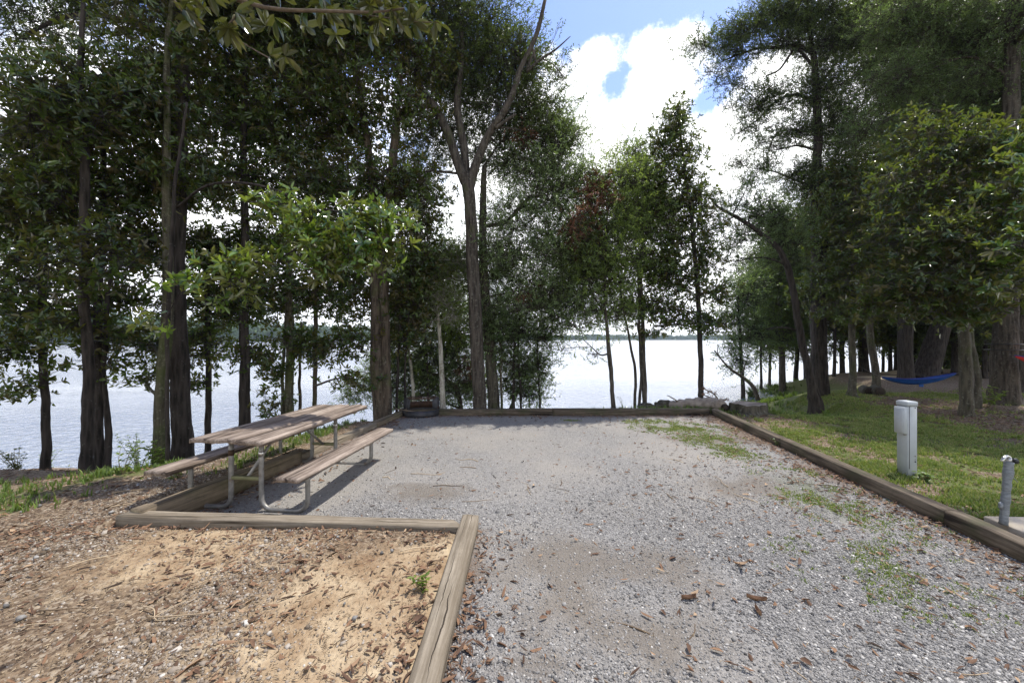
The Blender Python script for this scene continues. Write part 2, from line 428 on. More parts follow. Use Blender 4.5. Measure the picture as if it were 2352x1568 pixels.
n.col(c); n.rough(.95); n.b.inputs['Specular IOR Level'].default_value = .2
n.link(n.bump(n.math('ADD', fine, n.math('MULTIPLY', vo.outputs['Distance'], -.6)), .7, .02), n.b.inputs['Normal'])
M['ground'] = n.m

# water
n = NT('lake_water'); v = n.coord('Object', (.75, 1.0, 1)); v2 = n.coord('Object', (.10, .22, 1))
w1 = n.noise(v, 3.4, 4, .62, .3); w2 = n.noise(v2, 1.0, 3, .5)
n.b.inputs['Base Color'].default_value = (.17, .205, .27, 1); n.rough(.12)
n.b.inputs['IOR'].default_value = 1.85; n.b.inputs['Specular IOR Level'].default_value = .9
bands = n.ramp(n.noise(n.coord('Object', (.012, .05, 1)), 1.0, 4, .6), [(.36, .2), (.64, 1.0)])
n.link(n.bump(n.math('MULTIPLY', n.math('ADD', w1, n.math('MULTIPLY', w2, 1.2)), bands), .9, .16), n.b.inputs['Normal'])
M['water'] = n.m
M['far_wood'] = leaf_mat('far_forest_leaf', (.03, .06, .022), (.05, .09, .03), (.085, .13, .04), rough=.7, spec=.2, trans=.15)
M['far_land'] = simple_noise_mat('far_shore_earth', (.05, .07, .03), (.09, .11, .05), .2, .95, .1, .1)

# ------------------------------------------------------------------ sky, sun, camera
SUN_EL, SUN_AZ = math.radians(65), math.radians(54)   # azimuth clockwise from +Y (view direction) towards +X
w = bpy.data.worlds.new("World"); SC.world = w; w.use_nodes = True
t = w.node_tree; N = t.nodes; Lk = t.links
bg = N['Background']; bg.inputs['Strength'].default_value = .10
sky = N.new('ShaderNodeTexSky'); sky.sky_type = 'NISHITA'; sky.sun_disc = False
sky.sun_elevation = SUN_EL; sky.sun_rotation = SUN_AZ; sky.air_density = 1.3; sky.dust_density = .6; sky.ozone_density = 1.5
tc = N.new('ShaderNodeTexCoord'); sx = N.new('ShaderNodeSeparateXYZ'); Lk.new(tc.outputs['Generated'], sx.inputs[0])
def wm(op, a, b=0.0, c=0.0, clamp=False):
    nd = N.new('ShaderNodeMath'); nd.operation = op; nd.use_clamp = clamp
    for i, q in enumerate((a, b, c)):
        if hasattr(q, 'is_output'): Lk.new(q, nd.inputs[i])
        else: nd.inputs[i].default_value = q
    return nd.outputs[0]
X_, Y_, Z_ = sx.outputs
hyp = wm('SQRT', wm('ADD', wm('MULTIPLY', X_, X_), wm('MULTIPLY', Y_, Y_)))
elev = wm('ARCTAN2', Z_, hyp)
ns = N.new('ShaderNodeTexNoise'); ns.inputs['Scale'].default_value = 3.4; ns.inputs['Detail'].default_value = 9; ns.inputs['Roughness'].default_value = .6
Lk.new(tc.outputs['Generated'], ns.inputs['Vector'])
ns2 = N.new('ShaderNodeTexNoise'); ns2.inputs['Scale'].default_value = 15; ns2.inputs['Detail'].default_value = 9; ns2.inputs['Roughness'].default_value = .72
Lk.new(tc.outputs['Generated'], ns2.inputs['Vector'])
cl = wm('ADD', wm('MULTIPLY', wm('SUBTRACT', ns.outputs['Fac'], .5), .9), wm('MULTIPLY', wm('SUBTRACT', ns2.outputs['Fac'], .5), .85))
base = wm('SUBTRACT', .585, elev)
val = wm('ADD', base, cl)
def hole(x, y, r, amt):
    global val
    d = np.array([(x-CX)/F, 1, (HZ-y)/F]); d = d/np.linalg.norm(d)
    vd = N.new('ShaderNodeVectorMath'); vd.operation = 'DISTANCE'; Lk.new(tc.outputs['Generated'], vd.inputs[0]); vd.inputs[1].default_value = d
    k = wm('SUBTRACT', 1.0, wm('DIVIDE', vd.outputs['Value'], r), 0, True)
    val = wm('ADD', val, wm('MULTIPLY', k, amt))
hole(1400, 200, .085, -.55); hole(1440, 165, .045, -.3); hole(1625, 215, .09, -.6); hole(1300, 130, .06, -.12)
hole(1460, -30, .13, -.5); hole(1290, 40, .09, -.2); hole(1680, 20, .12, -.3)
hole(1470, 310, .24, .42); hole(1530, 150, .12, .36); hole(1370, 120, .06, .34); hole(1430, 130, .08, .3); hole(1270, 125, .05, .3); hole(1640, 340, .15, .2); hole(1630, 150, .06, .25); hole(1320, 240, .12, .3)
mr = N.new('ShaderNodeMapRange'); mr.interpolation_type = 'SMOOTHSTEP'; mr.inputs['From Min'].default_value = -.09; mr.inputs['From Max'].default_value = .16
Lk.new(val, mr.inputs['Value'])
mxs = N.new('ShaderNodeMix'); mxs.data_type = 'RGBA'
Lk.new(mr.outputs[0], mxs.inputs[0])
hs = N.new('ShaderNodeMix'); hs.data_type = 'RGBA'; hs.blend_type = 'MULTIPLY'; hs.inputs[0].default_value = 1
Lk.new(sky.outputs[0], hs.inputs[6]); hs.inputs[7].default_value = (1.5, 1.5, 1.9, 1)
Lk.new(hs.outputs[2], mxs.inputs[6])
cr_ = N.new('ShaderNodeValToRGB'); cr_.color_ramp.elements[0].position = .36; cr_.color_ramp.elements[0].color = (.60, .64, .70, 1); cr_.color_ramp.elements[1].position = .52; cr_.color_ramp.elements[1].color = (1, 1, 1, 1)
Lk.new(wm('ADD', wm('MULTIPLY', ns.outputs['Fac'], .5), wm('MULTIPLY', ns2.outputs['Fac'], .5)), cr_.inputs['Fac'])
cm_ = N.new('ShaderNodeVectorMath'); cm_.operation = 'SCALE'; cm_.inputs['Scale'].default_value = 16.5; Lk.new(cr_.outputs['Color'], cm_.inputs[0]); Lk.new(cm_.outputs[0], mxs.inputs[7])
Lk.new(mxs.outputs[2], bg.inputs['Color'])

sl = bpy.data.lights.new('sun', 'SUN'); sl.energy = 5.0; sl.angle = math.radians(.53); sl.color = (1, .95, .87)
so = bpy.data.objects.new('sun', sl); COL.objects.link(so)
sd = Vector((math.cos(SUN_EL)*math.sin(SUN_AZ), math.cos(SUN_EL)*math.cos(SUN_AZ), math.sin(SUN_EL)))
so.rotation_euler = sd.to_track_quat('Z', 'Y').to_euler(); so.location = sd*60

cam = bpy.data.cameras.new('camera'); co = bpy.data.objects.new('camera', cam); COL.objects.link(co)
co.location = (0, 0, H); co.rotation_euler = (math.radians(90), 0, 0)
cam.sensor_width = 36; cam.lens = F/2352*36; cam.shift_y = -(784-HZ)/2352; cam.clip_end = 5000; cam.clip_start = .05
SC.camera = co
SC.view_settings.view_transform = 'Standard'; SC.view_settings.look = 'None'; SC.view_settings.exposure = .36; SC.view_settings.gamma = 1
SC.cycles.max_bounces = 6; SC.cycles.diffuse_bounces = 3; SC.cycles.glossy_bounces = 3; SC.cycles.transmission_bounces = 3
SC.cycles.sample_clamp_indirect = 4

# ------------------------------------------------------------------ ground sheet
def grid_obj(name, xs, ys, zf, mat, maskf=None, keep=None):
    X, Y = np.meshgrid(xs, ys, indexing='ij'); Z = zf(X, Y)
    V = np.stack([X, Y, Z], -1).reshape(-1, 3); nx, ny = X.shape
    i, j = np.meshgrid(np.arange(nx-1), np.arange(ny-1), indexing='ij')
    a = (i*ny+j).ravel(); q = np.stack([a, a+ny, a+ny+1, a+1], -1)
    if keep is not None:
        cx = V[q].mean(1); q = q[keep(cx[:, 0], cx[:, 1])]
    g = Geo(); g.add(V, [q]); o = g.build(name, mat, smooth=True)
    if maskf:
        r_, g_, b_ = maskf(X, Y)
        c = np.stack([r_, g_, b_, np.ones_like(r_)], -1).reshape(-1, 4).astype(np.float32)
        at = o.data.attributes.new('mask', 'FLOAT_COLOR', 'POINT'); at.data.foreach_set('color', c.ravel())
    return o

PAD = np.array([[-3.38, 3.55], [-2.93, 5.4], [-2.62, 7.6], [-2.42, 8.75], [4.42, 8.75], [3.84, 3.0], [3.55, 0.2], [3.3, -8], [-.6, -8], [-.42, 1.5], [-.36, 3.45]])
def in_poly(x, y, poly):
    x = np.asarray(x); y = np.asarray(y); r = np.zeros(x.shape, bool)
    for i in range(len(poly)):
        x1, y1 = poly[i]; x2, y2 = poly[(i+1) % len(poly)]
        c = ((y1 > y) != (y2 > y)) & (x < (x2-x1)*(y-y1)/((y2-y1) if y2 != y1 else 1e-9)+x1)
        r ^= c
    return r

def blob_px(X, Y, lst):
    """soft blobs given by pixel position on the ground: (px,py,rx,ry world)"""
    m = np.zeros_like(X)
    for (px, py, rx, ry) in lst:
        c = G(px, py); m = np.maximum(m, 1-np.sqrt(((X-c[0])/rx)**2+((Y-c[1])/ry)**2)*.5)
    return np.clip(m, 0, 1)

def ground_masks(X, Y):
    d = shore_d(X, Y); nz = fbm(X*.9+3, Y*.9+9); nz2 = fbm(X*.35+30, Y*.35+1)
    left = timber_x(Y)-X
    # sandy dirt in the front left bay
    bay = sstep(-.2, .0, -(X+.45))*sstep(3.75, 3.5, Y)*sstep(1.0, -.6, left)
    sand = bay*np.clip(.32+.30*sstep(.35, .65, nz)+.6*sstep(-2.2, -.7, X)*sstep(3.4, 2.6, Y)+.1*sstep(.4, .6, nz2), 0, 1)
    # grass
    right = sstep(4.0, 4.6, X-(Y-3)*.1)
    lawn = right*sstep(14, 11, Y)*np.clip(.95*sstep(.30, .52, fbm(X*1.7+3, Y*2.2+9))+.15, 0, 1)
    litter_band = np.clip(blob_px(X, Y, [(2200, 945, 4.5, 1.1), (1980, 930, 3.2, 1.3), (1850, 938, 2.2, 1.2), (2350, 960, 3, 1.2)])*2.4, 0, 1)
    lawn = lawn*(1-.95*litter_band)
    bank = sstep(5.5, 6.8, X)*np.maximum(sstep(6, 3.5, d), sstep(.86, .78, X/np.maximum(Y, 1))*sstep(10, 11.5, Y))
    lft = sstep(.9, 1.6, left)*sstep(4.0, 2.2, left)*sstep(.3, .6, nz)*sstep(9, 7, Y)*.9
    edge = sstep(.1, .3, left)*sstep(.9, .5, left)*sstep(4.5, 5.2, Y)*.8
    back = sstep(8.9, 9.2, Y)*sstep(2, 3, X)*sstep(7, 6, X)
    shore_l = sstep(1.2, .3, d)*sstep(0, -4, X)*.9
    grass = np.clip(np.maximum.reduce([lawn, bank*.95, lft, edge, back*.8, shore_l]), 0, 1)
    far = sstep(13.5, 16, Y)*sstep(9, 11, X)*sstep(3.0, 5.5, d)
    tan_ = far*np.clip(.2+1.1*sstep(.35, .6, nz2), 0, 1)*sstep(1.06, .98, X/np.maximum(Y, 1))*sstep(.72, .80, X/np.maximum(Y, 1))
    return sand, grass*(1-.8*tan_), tan_

u = np.linspace(-1, 1, 421); xs = 9*u+291*np.sign(u)*np.abs(u)**7
v_ = np.linspace(-1, 1, 441); ys = 6+12*v_+np.where(v_ > 0, 220, 180)*np.sign(v_)*np.abs(v_)**7
tag(grid_obj('ground', xs, ys, hz, M['ground'], ground_masks), kind='structure')

def soilm(X, Y):
    b = blob_px(X, Y, [(1330, 1400, .50, .42), (1240, 1290, .55, .42), (1450, 1470, .40, .22), (1430, 1310, .5, .3), (1250, 1520, .3, .15), (1150, 1330, .25, .4), (1640, 1010, .9, .4), (1700, 1120, .45, .35), (1000, 1130, .5, .35)])
    return np.clip(b*1.1+(fbm(X*2.3+4, Y*2.3)-.5)*1.0, 0, 1)
def smoothm(X, Y):
    return np.clip(sstep(3.2, 5.2, Y)*sstep(2.6, .6, X-(Y-4)*.25)+sstep(5, 7.5, Y)*.6, 0, 1)
def pad_masks(X, Y):
    e_r = np.interp(Y, [-8, .2, 3, 8.75], [3.3, 3.55, 3.84, 4.42])-X
    e_b = 8.75-Y; e_l = X-timber_x(Y)-.1; e_2 = np.where(Y < 3.6, X+.38, 9)
    nz = fbm(X*1.6, Y*1.6)
    lit = np.maximum.reduce([sstep(.55, .0, e_r), sstep(.5, 0, e_b), sstep(.7, 0, e_l)*sstep(3.4, 4, Y), sstep(.4, 0, e_2)])*.85+(nz-.5)*.3
    lit = lit+.35*sstep(2.2, .3, e_r)*sstep(.4, .6, nz)
    gr = blob_px(X, Y, [(1560, 985, .75, .45), (1620, 1010, .5, .5), (1690, 1040, .4, .5), (1500, 972, .5, .25), (1310, 967, .22, .10), (1950, 1180, .6, .6), (2030, 1300, .6, .5), (1850, 1120, .4, .7)])
    gr = gr*(.55+.9*(nz-.35))
    return np.clip(lit, 0, 1), np.clip(gr, 0, 1), soilm(X, Y)
def padz(X, Y): return .006+(fbm(X*1.3, Y*1.3)-.5)*.02*sstep(.0, .5, 8.75-Y)+X*0-.075*dip(X, Y)
def pad_outline():
    g = Geo()
    import bmesh
    bm = bmesh.new(); vs = [bm.verts.new((x, y, 0)) for x, y in PAD]; bm.faces.new(vs)
    for ax in (0, 1):
        lo, hi = PAD[:, ax].min(), PAD[:, ax].max()
        k = lo+.1
        while k < hi:
            co_ = [0, 0, 0]; co_[ax] = k; no = [0, 0, 0]; no[ax] = 1
            bmesh.ops.bisect_plane(bm, geom=bm.verts[:]+bm.edges[:]+bm.faces[:], plane_co=co_, plane_no=no)
            k += .12 if k > -1 or ax == 0 else .8
    me = bpy.data.meshes.new('gravel_pad'); bm.to_mesh(me); bm.free()
    V = np.empty(len(me.vertices)*3, np.float32); me.vertices.foreach_get('co', V); V = V.reshape(-1, 3)
    V[:, 2] = padz(V[:, 0], V[:, 1])+.012; me.vertices.foreach_set('co', V.ravel())
    r_, g_, b_ = pad_masks(V[:, 0], V[:, 1])
    at = me.attributes.new('mask', 'FLOAT_COLOR', 'POINT'); at.data.foreach_set('color', np.stack([r_, g_, b_, b_+1], -1).astype(np.float32).ravel())
    me.update(); me.materials.append(M['gravel'])
    o = bpy.data.objects.new('gravel_pad', me); COL.objects.link(o); tag(o, kind='structure')
pad_outline()

# water sheet
g = Geo(); g.add([[-2500, 2, WATER], [2500, 2, WATER], [2500, 3500, WATER], [-2500, 3500, WATER]], [[[0, 1, 2, 3]]])
tag(g.build('water', M['water']), kind='structure')

# far shore: low land and a wood that reads as one mass
FS = np.array([(-900, 120), (-430, 190), (-300, 250), (-270, 420), (-240, 700), (-100, 880), (260, 940), (600, 980), (1600, 980)], float)
fx = np.concatenate([np.linspace(FS[i, 0], FS[i+1, 0], 40, endpoint=False) for i in range(len(FS)-1)])
fy = np.interp(fx, FS[:, 0], FS[:, 1])+(fbm(fx*.02, fx*0)-.5)*40
g = Geo(); rows = []
for k, (dy, z) in enumerate([(0, -1.6), (6, -.6), (60, 5), (160, 9), (500, 12)]):
    rows.append(np.stack([fx-dy*.3, fy+dy, np.full_like(fx, z)], -1))
V = np.stack(rows, 1); nx, ny = V.shape[:2]
i, j = np.meshgrid(np.arange(nx-1), np.arange(ny-1), indexing='ij'); a = (i*ny+j).ravel()
g.add(V.reshape(-1, 3), [np.stack([a, a+ny, a+ny+1, a+1], -1)])
tag(g.build('far_shore', M['far_land'], smooth=True), kind='structure')
g = Geo(); r2 = np.random.default_rng(5)
nt = 2300
tx = fx[r2.integers(0, len(fx), nt)]+r2.normal(0, 6, nt); bk = r2.random(nt)**1.4*70
ty = np.interp(tx, fx, fy)+3+bk; tx = tx-bk*.3
hh = r2.uniform(7, 12, nt)+bk*.05+sstep(-200, -280, tx)*(6+bk*.08); rr = r2.uniform(3, 5.5, nt)
m = 46
cen = np.stack([tx, ty, hh*.6-1], -1)
dd = nrm(r2.normal(size=(nt, m, 3))); rad = np.stack([rr, rr, hh*.5], -1)[:, None]
pp = (cen[:, None]+dd*rad*r2.uniform(.6, 1.05, (nt, m, 1))).reshape(-1, 3)
s = r2.uniform(.9, 1.9, len(pp)); nn = nrm(dd.reshape(-1, 3)+r2.normal(0, .5, (len(pp), 3))); uu, ww = basis(nn)
V = np.stack([pp+uu*s[:, None], pp+ww*s[:, None]*.8, pp-uu*s[:, None], pp-ww*s[:, None]*.8], 1)
g.add(V.reshape(-1, 3), [np.arange(len(pp)*4).reshape(-1, 4)], np.repeat(np.clip(r2.normal(.45, .2, len(pp))+np.repeat(r2.normal(0, .15, nt), m), 0, 1), 4))
tag(g.build('far_forest', M['far_wood']), 'distant green forest along the far side of the lake', 'forest', kind='stuff')

# ------------------------------------------------------------------ leaves
def leaves(g, pos, d, nm, L, W, rnd, six=True, fold=.25, curl=.12):
    if len(pos) == 0: return
    d = nrm(d); nm = nrm(nm-(nm*d).sum(-1, keepdims=True)*d); s = np.cross(d, nm)
    L = np.broadcast_to(L, (len(pos),))[:, None]; W = np.broadcast_to(W, (len(pos),))[:, None]
    n_ = len(pos)
    if six:
        b = pos; tip = pos+d*L-nm*L*curl
        r1 = pos+d*L*.32+s*W*.46+nm*W*fold; r2_ = pos+d*L*.70+s*W*.40+nm*(W*fold-L*curl*.45)
        l1 = pos+d*L*.32-s*W*.46+nm*W*fold; l2 = pos+d*L*.70-s*W*.40+nm*(W*fold-L*curl*.45)
        V = np.stack([b, r1, r2_, tip, l2, l1], 1).reshape(-1, 3)
        k = (np.arange(n_)*6)[:, None]
        g.add(V, [k+np.array([[0, 1, 2, 3]]), k+np.array([[0, 3, 4, 5]])], np.repeat(rnd, 6))
    else:
        V = np.stack([pos, pos+d*L*.45+s*W*.5+nm*W*fold, pos+d*L-nm*L*curl, pos+d*L*.45-s*W*.5+nm*W*fold], 1).reshape(-1, 3)
        k = (np.arange(n_)*4)[:, None]
        g.add(V, [k+np.array([[0, 1, 2]]), k+np.array([[0, 2, 3]])], np.repeat(rnd, 4))

SPEC = {  # leaf length, width, leaves per rosette/spray, rosettes per cluster, cluster radius, six, spread
    'magnolia': dict(L=.118, W=.044, k=7, m=4, cr=.32, six=True, spray=0),
    'magnolia_bright': dict(L=.15, W=.056, k=8, m=3, cr=.20, six=True, spray=0),
    'oak': dict(L=.068, W=.030, k=9, m=5, cr=.36, six=False, spray=.22),
    'oak_dark': dict(L=.075, W=.031, k=9, m=5, cr=.34, six=False, spray=.24),
    'oak_bright': dict(L=.07, W=.034, k=9, m=4, cr=.34, six=False, spray=.20),
    'dead_leaf': dict(L=.10, W=.035, k=8, m=5, cr=.18, six=False, spray=.15),
}
def foliage(gl, gt, pts, axes, sp, r, scale=1.0, droop=0.0, tone=0.0):
    """pts: cluster centres, axes: outward directions"""
    S = SPEC[sp]; n_ = len(pts); m_ = S['m']; k = S['k']; cr = S['cr']*scale
    C = np.repeat(pts, m_, 0)+r.normal(0, cr*.55, (n_*m_, 3))*np.array([1, 1, .6])
    A = nrm(np.repeat(axes, m_, 0)+r.normal(0, .6, (n_*m_, 3))+np.array([0, 0, .25-droop]))
    sticks(gt, np.repeat(pts, m_, 0)-np.repeat(axes, m_, 0)*.1, C, .005*scale, .0025*scale)
    ct = np.repeat(r.normal(0, .16, n_), m_)+r.normal(0, .12, n_*m_)
    fs = np.repeat(r.uniform(.62, 1.25, n_*m_), k); fth = np.repeat(r.uniform(.55, 1.1, n_*m_), k)[:, None]; keep_ = r.random(n_*m_*k) < np.repeat(r.uniform(.45, 1.0, n_*m_), k)
    N_ = len(C); C2 = np.repeat(C, k, 0); A2 = np.repeat(A, k, 0); U, Wv = basis(A2)
    ph = (np.tile(np.arange(k), N_)*2.4+np.repeat(r.random(N_)*6.28, k)+r.normal(0, .25, N_*k))[:, None]
    rad = np.cos(ph)*U+np.sin(ph)*Wv
    if S['spray']:
        s_ = np.tile(np.arange(k)/k, N_)[:, None]*S['spray']*scale
        th = r.uniform(.5, 1.1, (N_*k, 1)); pos = C2+A2*s_
        sticks(gt, C, C+A*S['spray']*scale, .003*scale, .0015*scale)
        nmv = np.array([0, 0, 1.])+r.normal(0, .55, (N_*k, 3))
    else:
        th = r.uniform(.8, 1.75, (N_*k, 1))*fth; pos = C2+rad*.008-A2*r.uniform(0, .05, (N_*k, 1))
        nmv = A2+r.normal(0, .2, (N_*k, 3))
    d = np.cos(th)*A2+np.sin(th)*rad+np.array([0, 0, -droop*.6])
    L = S['L']*scale*r.uniform(.65, 1.15, N_*k)*fs; W = S['W']*scale*r.uniform(.8, 1.15, N_*k)
    rnd = np.clip(.45+tone+np.repeat(ct, k)+r.normal(0, .13, N_*k), 0, 1)
    nmv = nmv+r.normal(0, .3, nmv.shape); kk = keep_
    leaves(gl, pos[kk], d[kk], nmv[kk], L[kk], (W*np.sqrt(fs))[kk], rnd[kk], S['six'])

def stem_pts(stem, Z, k=7):
    p = np.array([P(s[0], s[1], Z+(s[3] if len(s) > 3 else 0)) for s in stem]); rd = np.array([s[2]/2/F*(Z+(s[3] if len(s) > 3 else 0)) for s in stem])
    c = catmull(p, k); rr = np.interp(np.linspace(0, 1, len(c)), np.linspace(0, 1, len(rd)), rd)
    return c, rr

def tree(name, label, stems, Z, bark, leaf, blobs, lai=1.6, group=None, seed=0, scale=1.0, droop=0.0, cat='tree', flare=1.22,
         dead=None, tone=0.0, depthf=1.0, limbs=(), dz0=0.0):
    r = np.random.default_rng(seed+100)
    global rng; rng = np.random.default_rng(seed+500)
    gt, gl = Geo(), Geo(); gb = gt
    allp, allr = [], []
    for si, st in enumerate(stems):
        c, rr = stem_pts(st, Z); rr = rr*.8
        c = c+np.cumsum(r.normal(0, .006, c.shape)*np.array([1, 1.5, 0]), 0)
        if si == 0 or len(st[0]) > 4 or st[0][1] > 850:
            # root flare down into the ground
            z0 = hz1(c[0, 0], c[0, 1])
            ext = [c[0]*[1, 1, 0]+[0, 0, z0-.15]]
            e = np.array(ext)
            hgt = np.arange(1, 4)/4
            mids = np.array([e[0]+(c[0]-e[0])*q for q in hgt])
            c = np.vstack([e, mids, c]); 
            hg = np.maximum(0, c[:, 2]-z0)
            rr = np.concatenate([np.full(4, rr[0]), rr])*(1+(flare-1)*np.exp(-hg/.13))
            tube(gt, c, rr, 30 if rr.max() > .11 else 12, .03, lump=.10, relief=.16 if rr.max() > .11 else .08)
        allp.append(c); allr.append(rr)
    for lb in limbs:
        c, rr = stem_pts(lb, Z); rr = rr*.85; tube(gt, c, rr, 8, .08); allp.append(c); allr.append(rr)
    root = empty(name, (float(allp[0][0, 0]), float(allp[0][0, 1]), float(allp[0][0, 2]+.15)))
    AP = np.vstack(allp); AR = np.concatenate(allr)
    gd = Geo()
    for bi, b in enumerate(blobs):
        x, y, rx, ry = b[:4]; dz = b[4] if len(b) > 4 else 0; lk = b[5] if len(b) > 5 else 1.0; lf = b[6] if len(b) > 6 else leaf
        S = SPEC[lf]; Zb = Z+dz+dz0; c = P(x, y, Zb); ax, az = BS*rx/F*Zb, BS*ry/F*Zb; ay = (ax+az)/2*depthf
        # limb from stem to the blob
        dv = AP-c; cost = np.linalg.norm(dv, axis=1)+1.2*np.maximum(0, AP[:, 2]-c[2]+.1*np.linalg.norm(dv[:, :2], axis=1))
        i = int(np.argmin(cost)); a = AP[i]; dist = np.linalg.norm(c-a)
        nsub = max(3, int(3+ax*az*2.0)); sub_pts = []
        mid = (a+c)/2+r.normal(0, .07*dist, 3)+np.array([0, 0, .08*dist])
        lim = catmull([a, mid, c], 5); r0 = min(AR[i]*.55, .012+dist*.014)
        tube(gb, lim, np.linspace(r0, max(.008, r0*.35), len(lim)), 6, .1)
        sub_pts.append(lim[len(lim)//2:])
        for q in range(nsub):
            dr = nrm(r.normal(size=3)); e = c+dr*np.array([ax, ay, az])*r.uniform(.55, .98)
            s0 = lim[r.integers(len(lim)//2, len(lim))]
            md = (s0+e)/2+r.normal(0, .06, 3)*np.linalg.norm(e-s0)+np.array([0, 0, .05])
            sc_ = catmull([s0, md, e], 4); tube(gb, sc_, np.linspace(max(.007, r0*.3), .004, len(sc_)), 4, .1, cap=False); sub_pts.append(sc_)
        SP = np.vstack(sub_pts)
        aeff = S['L']*S['W']*scale**2*.30
        ncl = max(2, int(LAI*lai*lk*math.pi*ax*az/aeff/(S['m']*S['k'])))
        # clusters gather round the sub-branches, within an uneven envelope
        u1 = nrm(r.normal(size=(ncl*2, 3))); rad = r.random(ncl*2)**.42
        nzv = .72+.5*fbm(u1[:, 0]*2.2+bi*7.7, u1[:, 2]*2.2+seed, 2)
        pts = c+u1*rad[:, None]*nzv[:, None]*np.array([ax, ay, az])
        dsub = np.linalg.norm(pts[:, None]-SP[None], axis=2); jn = dsub.argmin(1); dm = dsub.min(1)
        o_ = np.argsort(dm+r.random(len(dm))*.9*(ax+az)/2)[:ncl]; pts = pts[o_]; near = SP[jn[o_]]
        sticks(gb, near, pts, .0055, .003)
        axs = nrm(pts-near+(pts-c)*.3+np.array([0, 0, .05]))
        if lf == 'dead_leaf': foliage(gd, gb, pts, axs, lf, r, 1.0, .5)
        else: foliage(gl, gb, pts, axs, lf, r, scale, droop, tone)
    gt.build('trunk', M[bark], root, smooth=True).location = -np.array(root.location)
    if gl.n: gl.build('crown', M[leaf], root).location = -np.array(root.location)
    if gd.n:
        o = gd.build('dead_foliage', M['dead_leaf'], root); o.location = -np.array(root.location)
    tag(root, label, cat, group)
    return root

GL, GC, GR, GB = 'dark shoreline trees on the left', 'trees behind the back timber edging', 'trees on the right lawn', 'trees on the wooded point'
LAI = 1.5; BS = 1.30
# ---- left group
tree('magnolia_tree', 'slim dark magnolia at the far left edge above the water', [[(107, 1062, 22), (110, 960, 20), (104, 800, 19), (102, 640, 17), (110, 450, 14), (120, 250, 8)]], 7.1, 'bark_dark', 'magnolia',
     [(55, 560, 120, 95, .3), (70, 700, 105, 70, 0), (30, 800, 70, 50, -.3, .8), (95, 420, 110, 90, .3), (150, 300, 100, 80, .4), (60, 885, 55, 28, -.2, .7), (30, 460, 70, 80, -.2, .8)], 1.35, GL, 1)
tree('magnolia_tree', 'dark straight magnolia with a broad crown, base beside a twin-stemmed tree on the left bank', [[(197, 1085, 28), (192, 960, 26), (190, 800, 25), (185, 620, 22), (195, 400, 20), (188, 200, 15), (190, 0, 10)]], 6.4, 'bark_dark', 'magnolia',
     [(190, 300, 150, 95, .2), (150, 470, 120, 85, .5), (220, 600, 110, 75, -.2, .8), (190, 740, 90, 50, .4, .8), (110, 200, 90, 70, -.3, .8), (270, 180, 110, 90, .4)], 1.3, GL, 2)
tree('shoreline_tree', 'pair of narrow curving dark stems leaning apart on the left bank', [[(230, 1062, 24), (226, 900, 22), (222, 760, 22), (224, 600, 19), (232, 420, 14), (228, 200, 9)], [(246, 1062, 17), (240, 960, 15), (230, 860, 13), (238, 740, 12), (243, 640, 9), (255, 520, 6)]], 7.2, 'bark_dark', 'magnolia',
     [(300, 560, 90, 70, .3), (290, 690, 75, 60, .5), (250, 830, 45, 40, 0, .6), (320, 420, 80, 70, .4), (300, 280, 90, 70, .4)], 1.2, GL, 3)
tree('lichen_tree', 'grey lichen-mottled straight trunk beside the thick rugged pine', [[(364, 1066, 31), (362, 960, 29), (364, 850, 28), (372, 700, 27), (366, 500, 22), (368, 300, 18), (372, 100, 14), (378, -60, 10)]], 7.0, 'bark_moss', 'magnolia',
     [(400, 280, 110, 85, .6), (360, 420, 100, 70, .7), (450, 420, 80, 70, .5), (340, 560, 70, 50, .9, .8), (330, 790, 70, 48, 1.2), (330, 870, 45, 30, 1.2, .7), (400, 120, 120, 80, .6)], 1.3, GL, 4)
tree('pine_tree', 'thick rugged dark trunk, the stoutest of the left bank', [[(420, 1058, 52), (417, 960, 46), (412, 800, 44), (410, 620, 42), (417, 400, 40), (425, 200, 38), (420, 0, 32), (418, -160, 24)]], 7.5, 'bark_dark', 'oak_dark',
     [(330, -40, 200, 70, 0), (250, -160, 220, 80, 0), (560, -190, 220, 90, .5), (60, -130, 180, 80, .5), (330, -330, 220, 90, 0), (130, 30, 150, 60, .5, .7), (520, -50, 180, 80, 0), (40, 90, 90, 60, .6, .7)], 1.0, GL, 5, flare=1.25)  # higher masses above the frame added to shade the left bank
tree('magnolia_tree', 'thin dark magnolia stem showing behind the near end of the picnic table', [[(476, 1040, 17), (477, 960, 16), (480, 850, 14), (478, 700, 12), (485, 520, 9)]], 8.7, 'bark_dark', 'magnolia',
     [(470, 790, 75, 45, 0), (480, 700, 70, 50, .2), (450, 880, 40, 25, -.2, .7), (500, 600, 70, 60, .2)], 1.3, GL, 6)
tree('magnolia_tree', 'medium dark trunk rising behind the middle of the picnic table', [[(562, 1030, 31), (561, 960, 28), (559, 850, 26), (556, 720, 23), (560, 540, 20), (558, 350, 16), (565, 150, 10)]], 8.4, 'bark_dark', 'magnolia',
     [(560, 290, 130, 80, .3), (600, 420, 110, 75, .5), (540, 560, 100, 75, .4), (560, 690, 90, 65, .4), (590, 810, 60, 35, .2, .7), (500, 180, 120, 80, .5), (640, 160, 110, 80, .3), (560, 20, 140, 80, 0), (450, -90, 160, 90, -.3, 1.5), (620, -110, 150, 90, -.5, 1.6)], 1.35, GL, 7)  # last two masses, out of view overhead, added and thickened for bank shade
